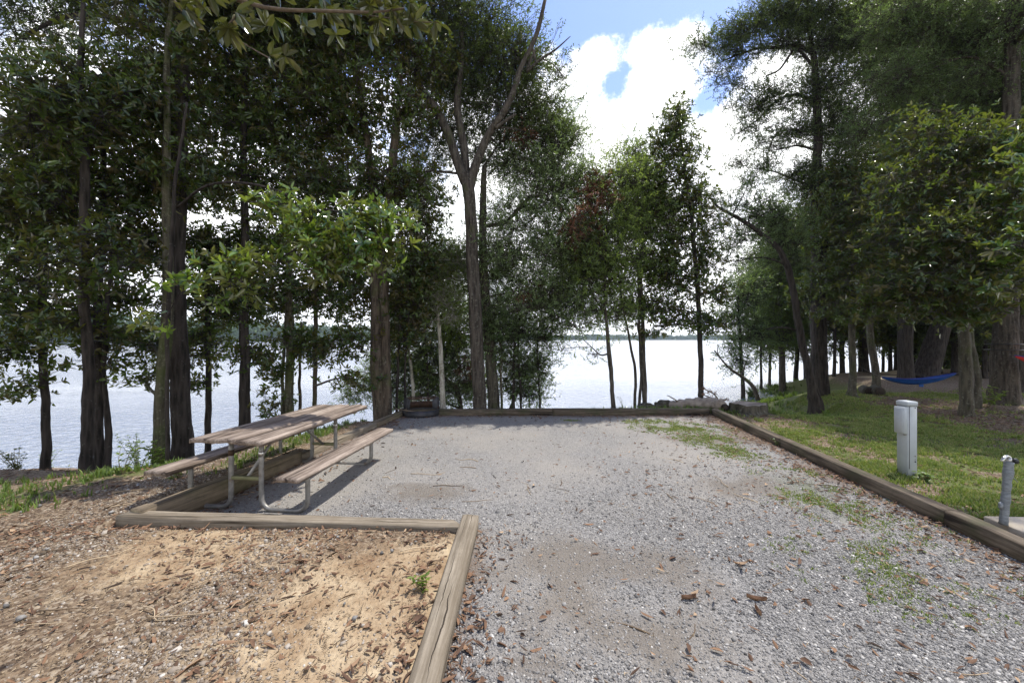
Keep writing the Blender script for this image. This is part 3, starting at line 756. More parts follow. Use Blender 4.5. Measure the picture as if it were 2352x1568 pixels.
tree('magnolia_tree', 'mossy magnolia with leafy sprouts low down, behind the far half of the picnic table', [[(664, 1000, 24), (662, 900, 23), (664, 790, 21), (662, 640, 18), (668, 450, 14), (664, 250, 10)], [(650, 1000, 10), (648, 900, 9), (652, 800, 8), (655, 700, 6)]], 8.8, 'bark_moss', 'magnolia',
     [(680, 560, 95, 75, .2), (660, 680, 90, 60, .2), (690, 790, 75, 45, .2), (640, 860, 35, 35, -.1, .8), (628, 930, 24, 28, -.2, .9), (700, 420, 100, 80, .3), (680, 280, 110, 80, .2), (740, 150, 110, 80, .2), (700, 20, 120, 80, -.2), (760, -110, 130, 90, -.6, 1.6)], 1.3, GL, 8)  # last mass, above the frame, added to darken the left bank
tree('magnolia_tree', 'slender magnolia pair nearest the far end of the picnic table', [[(722, 990, 13), (722, 900, 12), (723, 800, 12), (724, 680, 11), (728, 500, 9), (730, 330, 6)], [(687, 990, 10), (687, 900, 9), (686, 830, 7), (690, 740, 5)]], 9.1, 'bark_brown', 'magnolia',
     [(770, 560, 90, 70, .2), (770, 680, 80, 60, .1), (790, 790, 65, 38, 0), (820, 870, 45, 28, 0, .6), (800, 430, 80, 70, .1), (770, 310, 90, 70, .1)], 1.3, GL, 9)
# ---- sunlit magnolia bough reaching towards the camera
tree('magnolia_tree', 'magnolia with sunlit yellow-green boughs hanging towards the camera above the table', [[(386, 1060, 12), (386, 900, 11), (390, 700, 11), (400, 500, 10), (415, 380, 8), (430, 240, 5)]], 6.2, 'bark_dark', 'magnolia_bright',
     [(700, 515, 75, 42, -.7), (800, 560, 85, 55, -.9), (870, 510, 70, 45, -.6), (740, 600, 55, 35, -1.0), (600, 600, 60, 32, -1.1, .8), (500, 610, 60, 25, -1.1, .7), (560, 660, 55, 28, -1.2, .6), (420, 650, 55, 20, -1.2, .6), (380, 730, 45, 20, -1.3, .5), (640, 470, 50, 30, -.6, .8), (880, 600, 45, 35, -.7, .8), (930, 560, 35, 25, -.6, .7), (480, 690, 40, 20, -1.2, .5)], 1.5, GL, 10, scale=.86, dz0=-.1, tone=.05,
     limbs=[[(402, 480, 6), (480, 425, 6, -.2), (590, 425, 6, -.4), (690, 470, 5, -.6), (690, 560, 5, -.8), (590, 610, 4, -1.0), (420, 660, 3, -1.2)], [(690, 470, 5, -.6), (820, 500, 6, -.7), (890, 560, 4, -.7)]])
# ---- centre group
tree('twin_trunk_tree', 'stout brown trunk of two fused stems left of the fire ring', [[(876, 960, 47), (871, 880, 42), (868, 760, 38), (864, 640, 34), (862, 500, 28), (850, 400, 22), (832, 250, 18), (815, 100, 12)], [(888, 960, 34), (886, 880, 32), (884, 740, 28), (880, 600, 27), (888, 460, 25), (898, 340, 22), (905, 270, 15), (915, 150, 10)]], 9.1, 'bark_brown', 'magnolia',
     [(850, 90, 120, 80, 0), (800, 220, 90, 70, 0), (930, 250, 80, 70, 0), (960, 430, 65, 70, -.1), (940, 600, 70, 65, .1), (900, 450, 60, 60, .4), (970, 520, 50, 50, 0), (760, 60, 120, 70, .3), (960, 120, 100, 70, .2), (900, 700, 60, 60, .6, .8), (820, 640, 60, 50, .5), (820, -80, 190, 80, .3), (700, -230, 200, 90, .4), (950, -240, 180, 80, .6)], 1.25, GC, 11, flare=1.1)  # last three masses added above the view for shade on the left bank
tree('forked_tree', 'tall grey tree forking high into three big limbs, a hollow at its foot', [[(1104, 944, 40), (1100, 860, 39), (1094, 740, 37), (1086, 600, 34), (1080, 480, 32), (1072, 400, 34)]], 9.3, 'bark_grey', 'oak_dark',
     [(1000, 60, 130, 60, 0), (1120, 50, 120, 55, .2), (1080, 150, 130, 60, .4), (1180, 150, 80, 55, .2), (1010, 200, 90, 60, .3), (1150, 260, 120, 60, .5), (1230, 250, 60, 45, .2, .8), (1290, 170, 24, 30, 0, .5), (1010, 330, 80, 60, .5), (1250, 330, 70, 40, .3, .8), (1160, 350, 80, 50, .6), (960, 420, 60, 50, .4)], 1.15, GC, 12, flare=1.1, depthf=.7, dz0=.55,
     limbs=[[(1068, 420, 26), (1050, 370, 25), (1030, 310, 23), (1000, 250, 22), (965, 200, 20, .1), (950, 130, 16, .1), (920, 40, 12, .2)],
            [(1070, 420, 24, .1), (1066, 340, 22, .2), (1050, 240, 19, .3), (1062, 120, 13, .4), (1050, 0, 9, .4)],
            [(1078, 430, 27), (1096, 370, 24), (1122, 310, 21), (1152, 265, 19, -.1), (1176, 220, 17, -.1), (1195, 160, 14, -.1), (1232, 80, 12, -.1), (1252, 0, 9, -.1)],
            [(1222, 105, 7, -.1), (1232, 148, 6, -.1)], [(1210, 165, 9, -.1), (1240, 138, 7, -.1), (1275, 115, 5, -.1), (1310, 84, 2, -.1)], [(1212, 158, 8, -.1), (1220, 135, 7, -.1), (1230, 115, 5, -.1)],
            [(1138, 295, 11, -.1), (1165, 275, 9, -.1), (1185, 262, 6, -.1)]])
tree('oak_tree', 'dark second trunk just behind the forked tree, with a wide grey-green crown', [[(1136, 944, 33), (1128, 860, 31), (1122, 780, 29), (1110, 640, 25), (1105, 500, 20), (1110, 380, 14)]], 10.1, 'bark_lichen', 'oak',
     [(1230, 480, 100, 60, .2), (1180, 580, 110, 65, .2), (1290, 600, 90, 70, 0), (1230, 690, 100, 65, .1), (1130, 640, 70, 70, .4), (1310, 700, 80, 50, -.1), (1140, 740, 60, 40, .3), (1340, 520, 60, 55, 0, .9), (1240, 400, 80, 50, .2), (1300, 330, 50, 50, .2, .8), (1290, 420, 60, 45, .1), (1340, 620, 50, 60, .1), (1260, 300, 55, 50, .3, .8), (1350, 430, 45, 40, .1, .8), (1375, 440, 28, 38, -.6, 1.8, 'dead_leaf'), (1335, 510, 24, 50, -.7, 1.4, 'dead_leaf'), (1330, 590, 20, 25, -.2, .6, 'dead_leaf'), (1205, 665, 22, 18, -.5, .8, 'dead_leaf'), (1200, 300, 30, 25, -.2, .8, 'dead_leaf')], 1.05, GC, 13, tone=.42,
     limbs=[[(1105, 520, 12), (1160, 510, 11), (1200, 470, 10), (1230, 450, 9), (1290, 480, 7), (1330, 560, 4)], [(1290, 480, 4), (1280, 520, 3), (1240, 545, 2)]])
tree('birch_tree', 'pale cream trunk right of the fire ring with a small leafy top', [[(1018, 946, 15), (1016, 870, 14), (1012, 800, 12), (1008, 730, 10), (1000, 640, 8), (985, 560, 6)]], 9.9, 'bark_pale', 'oak_bright',
     [(1010, 640, 60, 50, .1), (1030, 700, 45, 45, 0), (960, 600, 60, 50, .3), (1040, 590, 50, 40, .2)], 1.1, GC, 14)
tree('birch_tree', 'crooked pale thin trunk directly behind the fire ring', [[(951, 946, 9), (950, 890, 10), (944, 830, 8), (938, 770, 8), (936, 680, 6)]], 10.3, 'bark_pale', 'oak_bright',
     [(930, 680, 55, 50, 0), (900, 760, 50, 40, .2), (960, 740, 45, 40, .1)], 1.2, GC, 15)
tree('sapling', 'two thin dark saplings between the brown trunk and the fire ring', [[(912, 950, 8), (914, 850, 8), (920, 740, 7), (930, 600, 5)], [(931, 950, 7), (932, 850, 6), (938, 740, 6), (945, 620, 4)]], 9.5, 'bark_dark', 'magnolia',
     [(935, 790, 40, 40, 0, .8), (960, 700, 45, 45, 0), (985, 620, 40, 45, 0)], 1.0, GC, 16)
tree('sapling', 'slim pale sapling close on the right of the dark second trunk', [[(1152, 946, 8), (1150, 880, 7), (1150, 800, 7), (1135, 740, 5)]], 10.0, 'bark_moss', 'oak', [(1150, 760, 45, 35, 0), (1170, 830, 35, 25, .2, .6), (1130, 800, 40, 30, .3, .7)], 1.1, GC, 17)
tree('sapling', 'pair of straight dark saplings right of the forked tree', [[(1181, 946, 9), (1181, 870, 8), (1181, 790, 8), (1184, 700, 6)], [(1197, 946, 7), (1195, 870, 6), (1192, 790, 6), (1195, 720, 4)]], 10.1, 'bark_dark', 'oak', [(1190, 770, 50, 35, 0), (1210, 840, 40, 35, .2, .8), (1215, 900, 30, 25, .2, .7)], 1.2, GC, 18)
tree('sapling', 'thin sapling at the left edge of the open water view', [[(1241, 944, 6), (1240, 870, 5), (1238, 790, 5), (1250, 700, 4)]], 10.2, 'bark_dark', 'oak', [(1240, 850, 22, 45, 0, .7), (1250, 770, 45, 35, 0), (1270, 700, 40, 30, 0)], 1.1, GC, 19)
tree('willow_shrub', 'bushy tree leaning low over the water behind the fire ring', [[(1060, 946, 14), (1050, 900, 13), (1020, 870, 11), (960, 850, 8), (880, 860, 5)]], 11.0, 'bark_grey', 'oak',
     [(960, 840, 80, 55, .3), (880, 870, 70, 45, .3), (820, 900, 50, 28, .2, .6), (1050, 800, 60, 60, .6), (1080, 890, 60, 45, .5), (1010, 900, 60, 40, .4, .8), (1060, 720, 60, 60, .8), (920, 920, 60, 28, .2, .8), (1065, 840, 22, 18, -.2, .8, 'dead_leaf')], 1.1, GC, 20, tone=.2,
     limbs=[[(1120, 880, 7), (1090, 875, 8), (1060, 878, 8), (1035, 885, 6)], [(1075, 905, 5), (1055, 895, 5), (1045, 880, 4)]])
tree('willow_shrub', 'low bush over the water right of the forked tree', [[(1170, 946, 10), (1190, 900, 8), (1210, 860, 6)]], 10.9, 'bark_dark', 'oak_dark', [(1200, 890, 45, 40, 0, .8), (1160, 850, 40, 40, .2, .8), (1235, 830, 25, 40, 0, .7)], 1.2, GC, 21)
tree('young_oak', 'light green young tree filling the gap between the brown trunk and the forked tree', [[(985, 946, 7), (982, 860, 6), (978, 760, 6), (975, 660, 4)]], 10.7, 'bark_grey', 'oak_bright',
     [(960, 640, 50, 50, 0), (1010, 680, 50, 45, 0), (950, 740, 45, 45, .1), (1030, 610, 40, 40, 0), (990, 800, 45, 40, .2, .8), (900, 800, 35, 35, .2, .7), (1040, 760, 35, 40, .3, .8), (970, 880, 40, 30, .2, .7)], 1.0, GC, 41, tone=.1)
# ---- right of centre
tree('young_oak', 'slim light green oak leaning left against the open water', [[(1410, 940, 12), (1404, 880, 11), (1400, 820, 12), (1397, 770, 10), (1390, 700, 8), (1395, 600, 6), (1400, 480, 4)]], 9.6, 'bark_grey', 'oak_bright',
     [(1395, 560, 60, 60, .1), (1350, 640, 60, 55, .2), (1420, 480, 55, 50, .2), (1330, 750, 45, 24, .1, .5), (1420, 640, 45, 50, 0), (1380, 420, 45, 40, .3, .8), (1300, 800, 20, 15, 0, .4), (1440, 400, 55, 40, .3, 1.1), (1360, 560, 50, 60, .3), (1360, 815, 22, 14, 0, .4), (1400, 700, 50, 40, .3, .8)], 1.0, GC, 22, tone=.1, flare=1.2,
     limbs=[[(1398, 812, 5), (1380, 815, 4), (1362, 800, 3), (1340, 780, 2)], [(1392, 720, 4), (1375, 700, 4), (1350, 650, 3)]])
tree('multi_stem_oak', 'clump of four thin stems beside the fallen log', [[(1458, 930, 8), (1460, 860, 8), (1448, 790, 7), (1430, 700, 5), (1420, 620, 4)], [(1468, 930, 9), (1472, 860, 8), (1470, 760, 8), (1466, 640, 6), (1450, 480, 5)], [(1478, 930, 7), (1474, 870, 7), (1468, 800, 6), (1460, 740, 4)], [(1481, 930, 12), (1480, 850, 11), (1477, 760, 11), (1474, 620, 8), (1480, 480, 6), (1470, 380, 4)]], 10.6, 'bark_grey', 'oak_bright',
     [(1470, 420, 55, 50, .3), (1480, 520, 60, 55, .2), (1450, 600, 55, 55, .2), (1500, 620, 45, 50, .3), (1470, 700, 50, 45, .2, .8), (1440, 350, 35, 25, .2, .7), (1490, 370, 40, 45, .3), (1440, 500, 60, 60, .5), (1500, 480, 50, 60, .5), (1420, 700, 50, 45, .4, .8)], 1.05, GC, 23, tone=.05, flare=1.2)
tree('magnolia_tree', 'dark spire-topped magnolia standing alone against the white cloud', [[(1611, 930, 15), (1611, 850, 14), (1608, 760, 13), (1600, 640, 12), (1588, 500, 10), (1570, 380, 7), (1556, 260, 4)]], 10.4, 'bark_dark', 'magnolia',
     [(1557, 265, 34, 30, 0, 1.1), (1545, 310, 42, 30, 0), (1575, 345, 40, 25, 0), (1520, 345, 38, 22, 0, .8), (1560, 400, 55, 32, 0), (1590, 450, 55, 30, .1), (1545, 480, 60, 32, .1), (1600, 520, 60, 32, .1), (1550, 560, 60, 35, .1), (1620, 590, 50, 35, 0), (1560, 640, 65, 35, 0), (1630, 670, 45, 30, 0), (1510, 620, 40, 35, .1), (1530, 710, 60, 32, 0), (1600, 740, 60, 25, 0), (1500, 750, 40, 22, .1, .7), (1640, 740, 30, 18, 0, .7), (1490, 430, 35, 30, .2, .8)], 1.2, GC, 24, scale=.9)
# ---- right group
tree('leaning_oak', 'bent tree arching to the left from the litter-covered lawn', [[(1870, 928, 30), (1862, 890, 22), (1850, 830, 20), (1836, 760, 19), (1822, 690, 18), (1806, 620, 16), (1780, 570, 14), (1740, 540, 12), (1700, 510, 10), (1650, 480, 7), (1630, 455, 4)], [(1885, 926, 14), (1872, 890, 12), (1862, 850, 8)]], 11.2, 'bark_dark', 'oak',
     [(1660, 470, 45, 28, 0, .6), (1700, 540, 50, 30, 0, .6), (1740, 480, 50, 35, .2, .6), (1690, 600, 40, 35, 0, .5), (1780, 500, 60, 45, .3, .8), (1640, 530, 30, 20, 0, .5), (1800, 560, 55, 45, .3, .8), (1720, 420, 35, 20, .2, .4)], 1.0, GR, 25, flare=1.3,
     limbs=[[(1835, 760, 6), (1800, 752, 5), (1760, 755, 3)]])
tree('tall_oak', 'tallest tree right of the sky gap with dark horizontal limbs', [[(1880, 915, 40), (1876, 840, 34), (1874, 740, 32), (1872, 600, 27), (1872, 450, 23), (1875, 330, 22), (1872, 230, 19), (1866, 140, 15), (1852, 40, 10), (1845, -80, 6)]], 12.6, 'bark_dark', 'oak_dark',
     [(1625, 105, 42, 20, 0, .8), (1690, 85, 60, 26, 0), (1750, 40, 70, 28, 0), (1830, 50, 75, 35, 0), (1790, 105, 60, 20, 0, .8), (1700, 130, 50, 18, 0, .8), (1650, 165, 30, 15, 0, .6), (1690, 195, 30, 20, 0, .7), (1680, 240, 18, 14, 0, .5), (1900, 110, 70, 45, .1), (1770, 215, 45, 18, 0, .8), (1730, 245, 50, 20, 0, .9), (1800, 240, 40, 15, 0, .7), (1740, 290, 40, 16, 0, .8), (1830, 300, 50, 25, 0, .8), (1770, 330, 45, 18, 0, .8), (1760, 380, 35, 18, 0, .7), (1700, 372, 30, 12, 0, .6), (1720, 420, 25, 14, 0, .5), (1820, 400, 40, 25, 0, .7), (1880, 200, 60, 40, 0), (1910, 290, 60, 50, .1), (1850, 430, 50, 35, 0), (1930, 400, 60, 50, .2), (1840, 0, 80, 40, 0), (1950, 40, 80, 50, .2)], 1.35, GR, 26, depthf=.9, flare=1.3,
     limbs=[[(1868, 125, 10), (1830, 105, 9), (1780, 110, 8), (1740, 112, 7), (1700, 125, 5), (1660, 140, 3)], [(1866, 150, 8), (1830, 112, 7), (1812, 130, 6), (1790, 160, 5), (1760, 175, 4)], [(1874, 245, 9), (1850, 225, 8), (1820, 218, 7), (1780, 235, 6), (1740, 275, 4), (1690, 310, 2)], [(1874, 345, 7), (1830, 335, 5), (1780, 345, 3)], [(1873, 430, 7), (1830, 415, 5), (1780, 395, 4), (1720, 385, 2)]])
tree('lawn_tree', 'thin dark stem just right of the tallest tree', [[(1899, 905, 13), (1895, 840, 11), (1893, 750, 10), (1895, 620, 8), (1900, 500, 6)]], 12.4, 'bark_dark', 'magnolia', [(1920, 560, 60, 60, .1), (1900, 660, 60, 45, .2), (1940, 470, 60, 60, .2)], 1.2, GR, 27)
tree('magnolia_tree', 'lichen-spotted magnolia in the middle of the right lawn, left of the cut log ends', [[(1956, 926, 20), (1957, 880, 18), (1956, 800, 17), (1955, 700, 15), (1958, 560, 12), (1965, 420, 9)]], 11.7, 'bark_lichen', 'magnolia',
     [(1950, 640, 75, 60, -.2), (1990, 540, 85, 70, -.2), (1940, 480, 70, 60, 0), (2000, 690, 60, 35, -.4), (1920, 720, 50, 28, 0, .8), (1990, 420, 80, 60, 0)], 1.35, GR, 28, flare=1.8)
tree('magnolia_tree', 'lichen-spotted curved trunk with cut log ends at its foot', [[(2012, 908, 20), (2010, 860, 18), (2000, 790, 17), (1998, 720, 15), (2005, 600, 12), (2015, 450, 9)]], 13.2, 'bark_lichen', 'magnolia', [(2030, 600, 80, 70, 0), (2040, 700, 70, 40, -.1), (2060, 500, 80, 70, 0), (2040, 380, 90, 70, 0)], 1.3, GR, 29, flare=1.7)
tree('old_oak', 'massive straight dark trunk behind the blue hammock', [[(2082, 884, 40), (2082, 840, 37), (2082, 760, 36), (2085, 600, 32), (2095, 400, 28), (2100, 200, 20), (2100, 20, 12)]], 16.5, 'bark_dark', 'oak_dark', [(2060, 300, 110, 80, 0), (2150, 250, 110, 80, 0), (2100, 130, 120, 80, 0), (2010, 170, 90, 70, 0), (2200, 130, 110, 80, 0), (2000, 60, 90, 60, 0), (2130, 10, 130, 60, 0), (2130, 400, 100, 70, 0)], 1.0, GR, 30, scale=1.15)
tree('old_oak', 'massive trunk leaning right beside the straight one behind the blue hammock', [[(2120, 882, 62), (2135, 840, 50), (2155, 770, 44), (2180, 680, 38), (2210, 540, 30), (2240, 350, 22)]], 16.8, 'bark_dark', 'oak_dark', [(2260, 330, 120, 90, 0), (2230, 480, 100, 80, 0), (2330, 230, 100, 90, 0), (2330, 420, 90, 80, 0), (2170, 560, 90, 70, 0)], 1.3, GR, 31, scale=1.15)
tree('magnolia_tree', 'pale-barked magnolia behind the grey service post, its glossy crown filling the right side', [[(2220, 956, 30), (2217, 900, 28), (2216, 840, 27), (2214, 760, 25), (2214, 640, 22), (2212, 480, 18), (2220, 320, 12)]], 8.9, 'bark_lichen', 'magnolia',
     [(2100, 430, 85, 60, -.5), (2050, 530, 80, 60, -.4), (2150, 530, 90, 60, -1.2), (2050, 640, 85, 55, -.6), (2160, 650, 90, 55, -1.4), (2260, 600, 90, 65, -1.4), (2240, 480, 90, 70, -.8), (2180, 350, 90, 65, -.4), (2290, 360, 80, 70, -.6), (2100, 700, 60, 28, -1.0, .8), (2180, 720, 60, 25, -1.2, .9), (2260, 710, 60, 28, -1.5, .9), (1990, 700, 50, 30, -.3, .8), (2320, 480, 70, 70, -.8), (2110, 300, 60, 40, 0, .8)], 1.3, GR, 32, flare=1.2, tone=-.16)
tree('lawn_tree', 'thin crooked stem between the pale-barked magnolia and the huge trunk', [[(2247, 942, 17), (2250, 890, 14), (2242, 830, 13), (2234, 770, 12), (2236, 680, 9), (2245, 560, 6)]], 9.9, 'bark_lichen', 'magnolia', [(2250, 640, 60, 45, 0), (2280, 560, 60, 50, 0)], 1.1, GR, 33)
tree('old_oak', 'huge dark trunk with rope bands, strapped to the hammocks', [[(2302, 930, 66), (2302, 880, 57), (2304, 800, 54), (2310, 700, 50), (2312, 500, 44), (2320, 250, 36), (2320, 0, 26)]], 10.4, 'bark_grey', 'oak',
     [(2300, 60, 130, 80, .5), (2180, 90, 110, 70, .8), (2350, 200, 90, 80, .5), (2230, 230, 100, 60, .9), (2080, 40, 90, 60, .8), (2380, 320, 80, 80, .4), (2060, 200, 70, 50, 1.0), (2130, 330, 70, 40, 1.0), (1990, 300, 60, 40, 1.0, .7), (2560, -520, 170, 120, -4.4, .5), (2760, -500, 220, 150, -4.2, .7)], 1.15, GR, 34, flare=1.3, tone=.05)  # last two masses, unseen overhead, added to shade the lawn and near gravel
tree('old_oak', 'broad root-flared trunk at the right edge beyond the red hammock', [[(2358, 900, 60), (2352, 840, 46), (2350, 760, 42), (2352, 600, 36)]], 12.5, 'bark_grey', 'magnolia', [(2340, 640, 80, 60, 0), (2300, 700, 60, 30, 0), (2360, 540, 80, 70, 0)], 1.3, GR, 35, flare=1.9)
tree('magnolia_tree', 'bright-leaved magnolia bough at the right frame edge, beyond the grey water pipe', [[(2470, 1010, 34), (2465, 800, 28), (2450, 560, 24), (2440, 300, 16)]], 7.6, 'bark_grey', 'magnolia_bright', [(2330, 390, 50, 60, -.6, .8), (2370, 480, 50, 50, -.8), (2320, 560, 50, 35, -1, .8), (2370, 640, 50, 40, -1), (2300, 660, 40, 25, -1, .6), (2400, 350, 80, 80, 0)], 1.0, GR, 36, tone=-.25)

# ---- trees on the wooded point, farther off
r3 = np.random.default_rng(77)
def bg_tree(name, label, x, yb, w, Z, top, rx, leaf, bark, seed, lean=0, low=760, lai=1.2, scale=None, tone=0.0, group=GB):
    sc_ = scale or min(2.0, max(1.0, Z/11.))
    st = [(x, yb, w*1.1), (x+lean*.3, yb-(yb-top)*.3, w*.9), (x+lean*.6, yb-(yb-top)*.6, w*.7), (x+lean, top+20, w*.3)]
    q = np.random.default_rng(seed); bl = []
    nb = max(4, int((low-top)/55)*2)
    for k in range(nb):
        f = (k+.5)/nb; yy = top+(low-top)*f; wd = rx*(.45+.6*math.sin(math.pi*min(1, f*.8+.15)))
        bl.append((x+lean*(1-f)+q.uniform(-.55, .55)*wd*1.3, yy, wd*.55, 38*q.uniform(.8, 1.2), q.uniform(-.5, .5)))
    return tree(name, label, [st], Z, bark, leaf, bl, lai, group, seed, scale=sc_, tone=tone)
bg_tree('shore_tree', 'small dark-leaved tree overhanging the shore, leftmost on the point', 1706, 892, 10, 19.5, 640, 45, 'oak', 'bark_dark', 201, -10, 850)
bg_tree('shore_tree', 'light green tree with a thick pale trunk behind the grassy bank', 1797, 868, 15, 21, 500, 75, 'oak_bright', 'bark_grey', 202, -10, 780, tone=-.25)
bg_tree('shore_tree', 'light green shore tree with thin stem between the bank and the bent tree', 1768, 862, 7, 24, 560, 70, 'oak_bright', 'bark_grey', 203, 5, 800, tone=-.3)
bg_tree('shore_tree', 'slanting dark stem leaning right over the shore, left of the tallest tree', 1828, 862, 11, 24, 560, 60, 'oak', 'bark_dark', 204, 20, 800)
bg_tree('shore_tree', 'thin dark stem at the water nearest the bent tree', 1748, 872, 6, 23, 600, 60, 'oak', 'bark_dark', 205, -4, 800)
bg_tree('shore_tree', 'bushy crown filling the gap behind the tallest tree', 1850, 850, 9, 27, 480, 85, 'oak_dark', 'bark_dark', 206, 0, 790)
xs_bg = [1915, 1935, 1975, 1990, 2028, 2045, 2062, 2098, 2150, 2175, 2195, 2262, 2275, 2335]
lb_bg = ['thin stem in the bright water gap right of the tallest tree', 'dark stem left of the lichen-spotted magnolia at the waterline', 'slim stem between the two lichen-spotted trunks', 'short dark tree at the waterline behind the curved trunk',
         'straight shore tree just right of the curved lichen-spotted trunk', 'dark stem over a bright patch of far lawn', 'flared trunk at the end of the tan path', 'thin stem in the shade between the two massive trunks',
         'shadowy trunk right of the leaning massive trunk', 'slender trunk in deep shade above the right end of the blue hammock', 'dim trunk left of the pale-barked magnolia', 'dim stem close behind the thin crooked stem', 'dark trunk left of the huge roped trunk', 'dark trunk between the huge roped trunk and the frame edge']
for k, (x, lb) in enumerate(zip(xs_bg, lb_bg)):
    Zb = [19, 21, 22, 20, 24, 22, 23, 22, 20, 24, 19, 17, 21, 18][k]
    yb = HZ+F*(H-.05)/Zb if k > 6 else HZ+F*(H+.25)/Zb
    bg_tree('background_tree', lb, x, yb, [8, 12, 9, 14, 7, 9, 16, 10, 18, 12, 16, 10, 18, 22][k], Zb, r3.uniform(420, 520), 85, 'oak_dark' if k % 3 else 'magnolia', 'bark_dark', 300+k, r3.uniform(-15, 15), 785 if k < 7 else 800, .75, tone=.05)
# dark undergrowth closing the wood on the right
for k, (x, y, w_, h_, Zb, lb) in enumerate([(2140, 790, 60, 45, 26, 'dark shrub in the shade behind the blue hammock'), (2210, 800, 70, 50, 24, 'dark understorey shrub right of the blue hammock'), (2290, 800, 70, 60, 22, 'deep green shrub behind the huge roped trunk'), (2370, 800, 70, 60, 19, 'dark shrub at the right frame edge behind the red hammock')]):
    tree('understorey_shrub', lb, [[(x, HZ+F*(H+.1)/Zb, 6), (x, y, 5), (x, y-h_, 3)]], Zb, 'bark_dark', 'magnolia', [(x-w_*.4, y, w_*.6, h_*.8, 0), (x+w_*.4, y-5, w_*.6, h_*.8, .5), (x, y+h_*.5, w_*.6, h_*.5, 0), (x, y-h_*.7, w_*.7, h_*.6, 0)], 1.6, 'dark shrubs under the right-hand trees', 340+k, scale=1.4, cat='shrub')
# dead leaning branch by the shore
r_ = empty('bare_branch', tuple(P(1740, 916, 14.5))); g = Geo()
for pl in ([(1742, 918, 11), (1728, 885, 9), (1700, 862, 7), (1672, 842, 5), (1640, 804, 2)], [(1700, 862, 4), (1708, 850, 3), (1712, 835, 1.5)], [(1655, 822, 2.5), (1648, 808, 2), (1650, 790, 1)]):
    c_, rr_ = stem_pts(pl, 14.5); tube(g, c_, rr_, 7, .1)
o = g.build('stem', M['bark_grey'], r_, True); o.location = -r_.location
g = Geo(); g2 = Geo(); q = np.random.default_rng(4); foliage(g, g, np.array([P(1690, 880, 14.5)]), nrm(q.normal(size=(1, 3))), 'oak', q, .8)
g.build('leaf_spray', M['oak'], r_).location = -r_.location
tag(r_, 'bare crooked branch leaning out over the shore grass', 'branch')

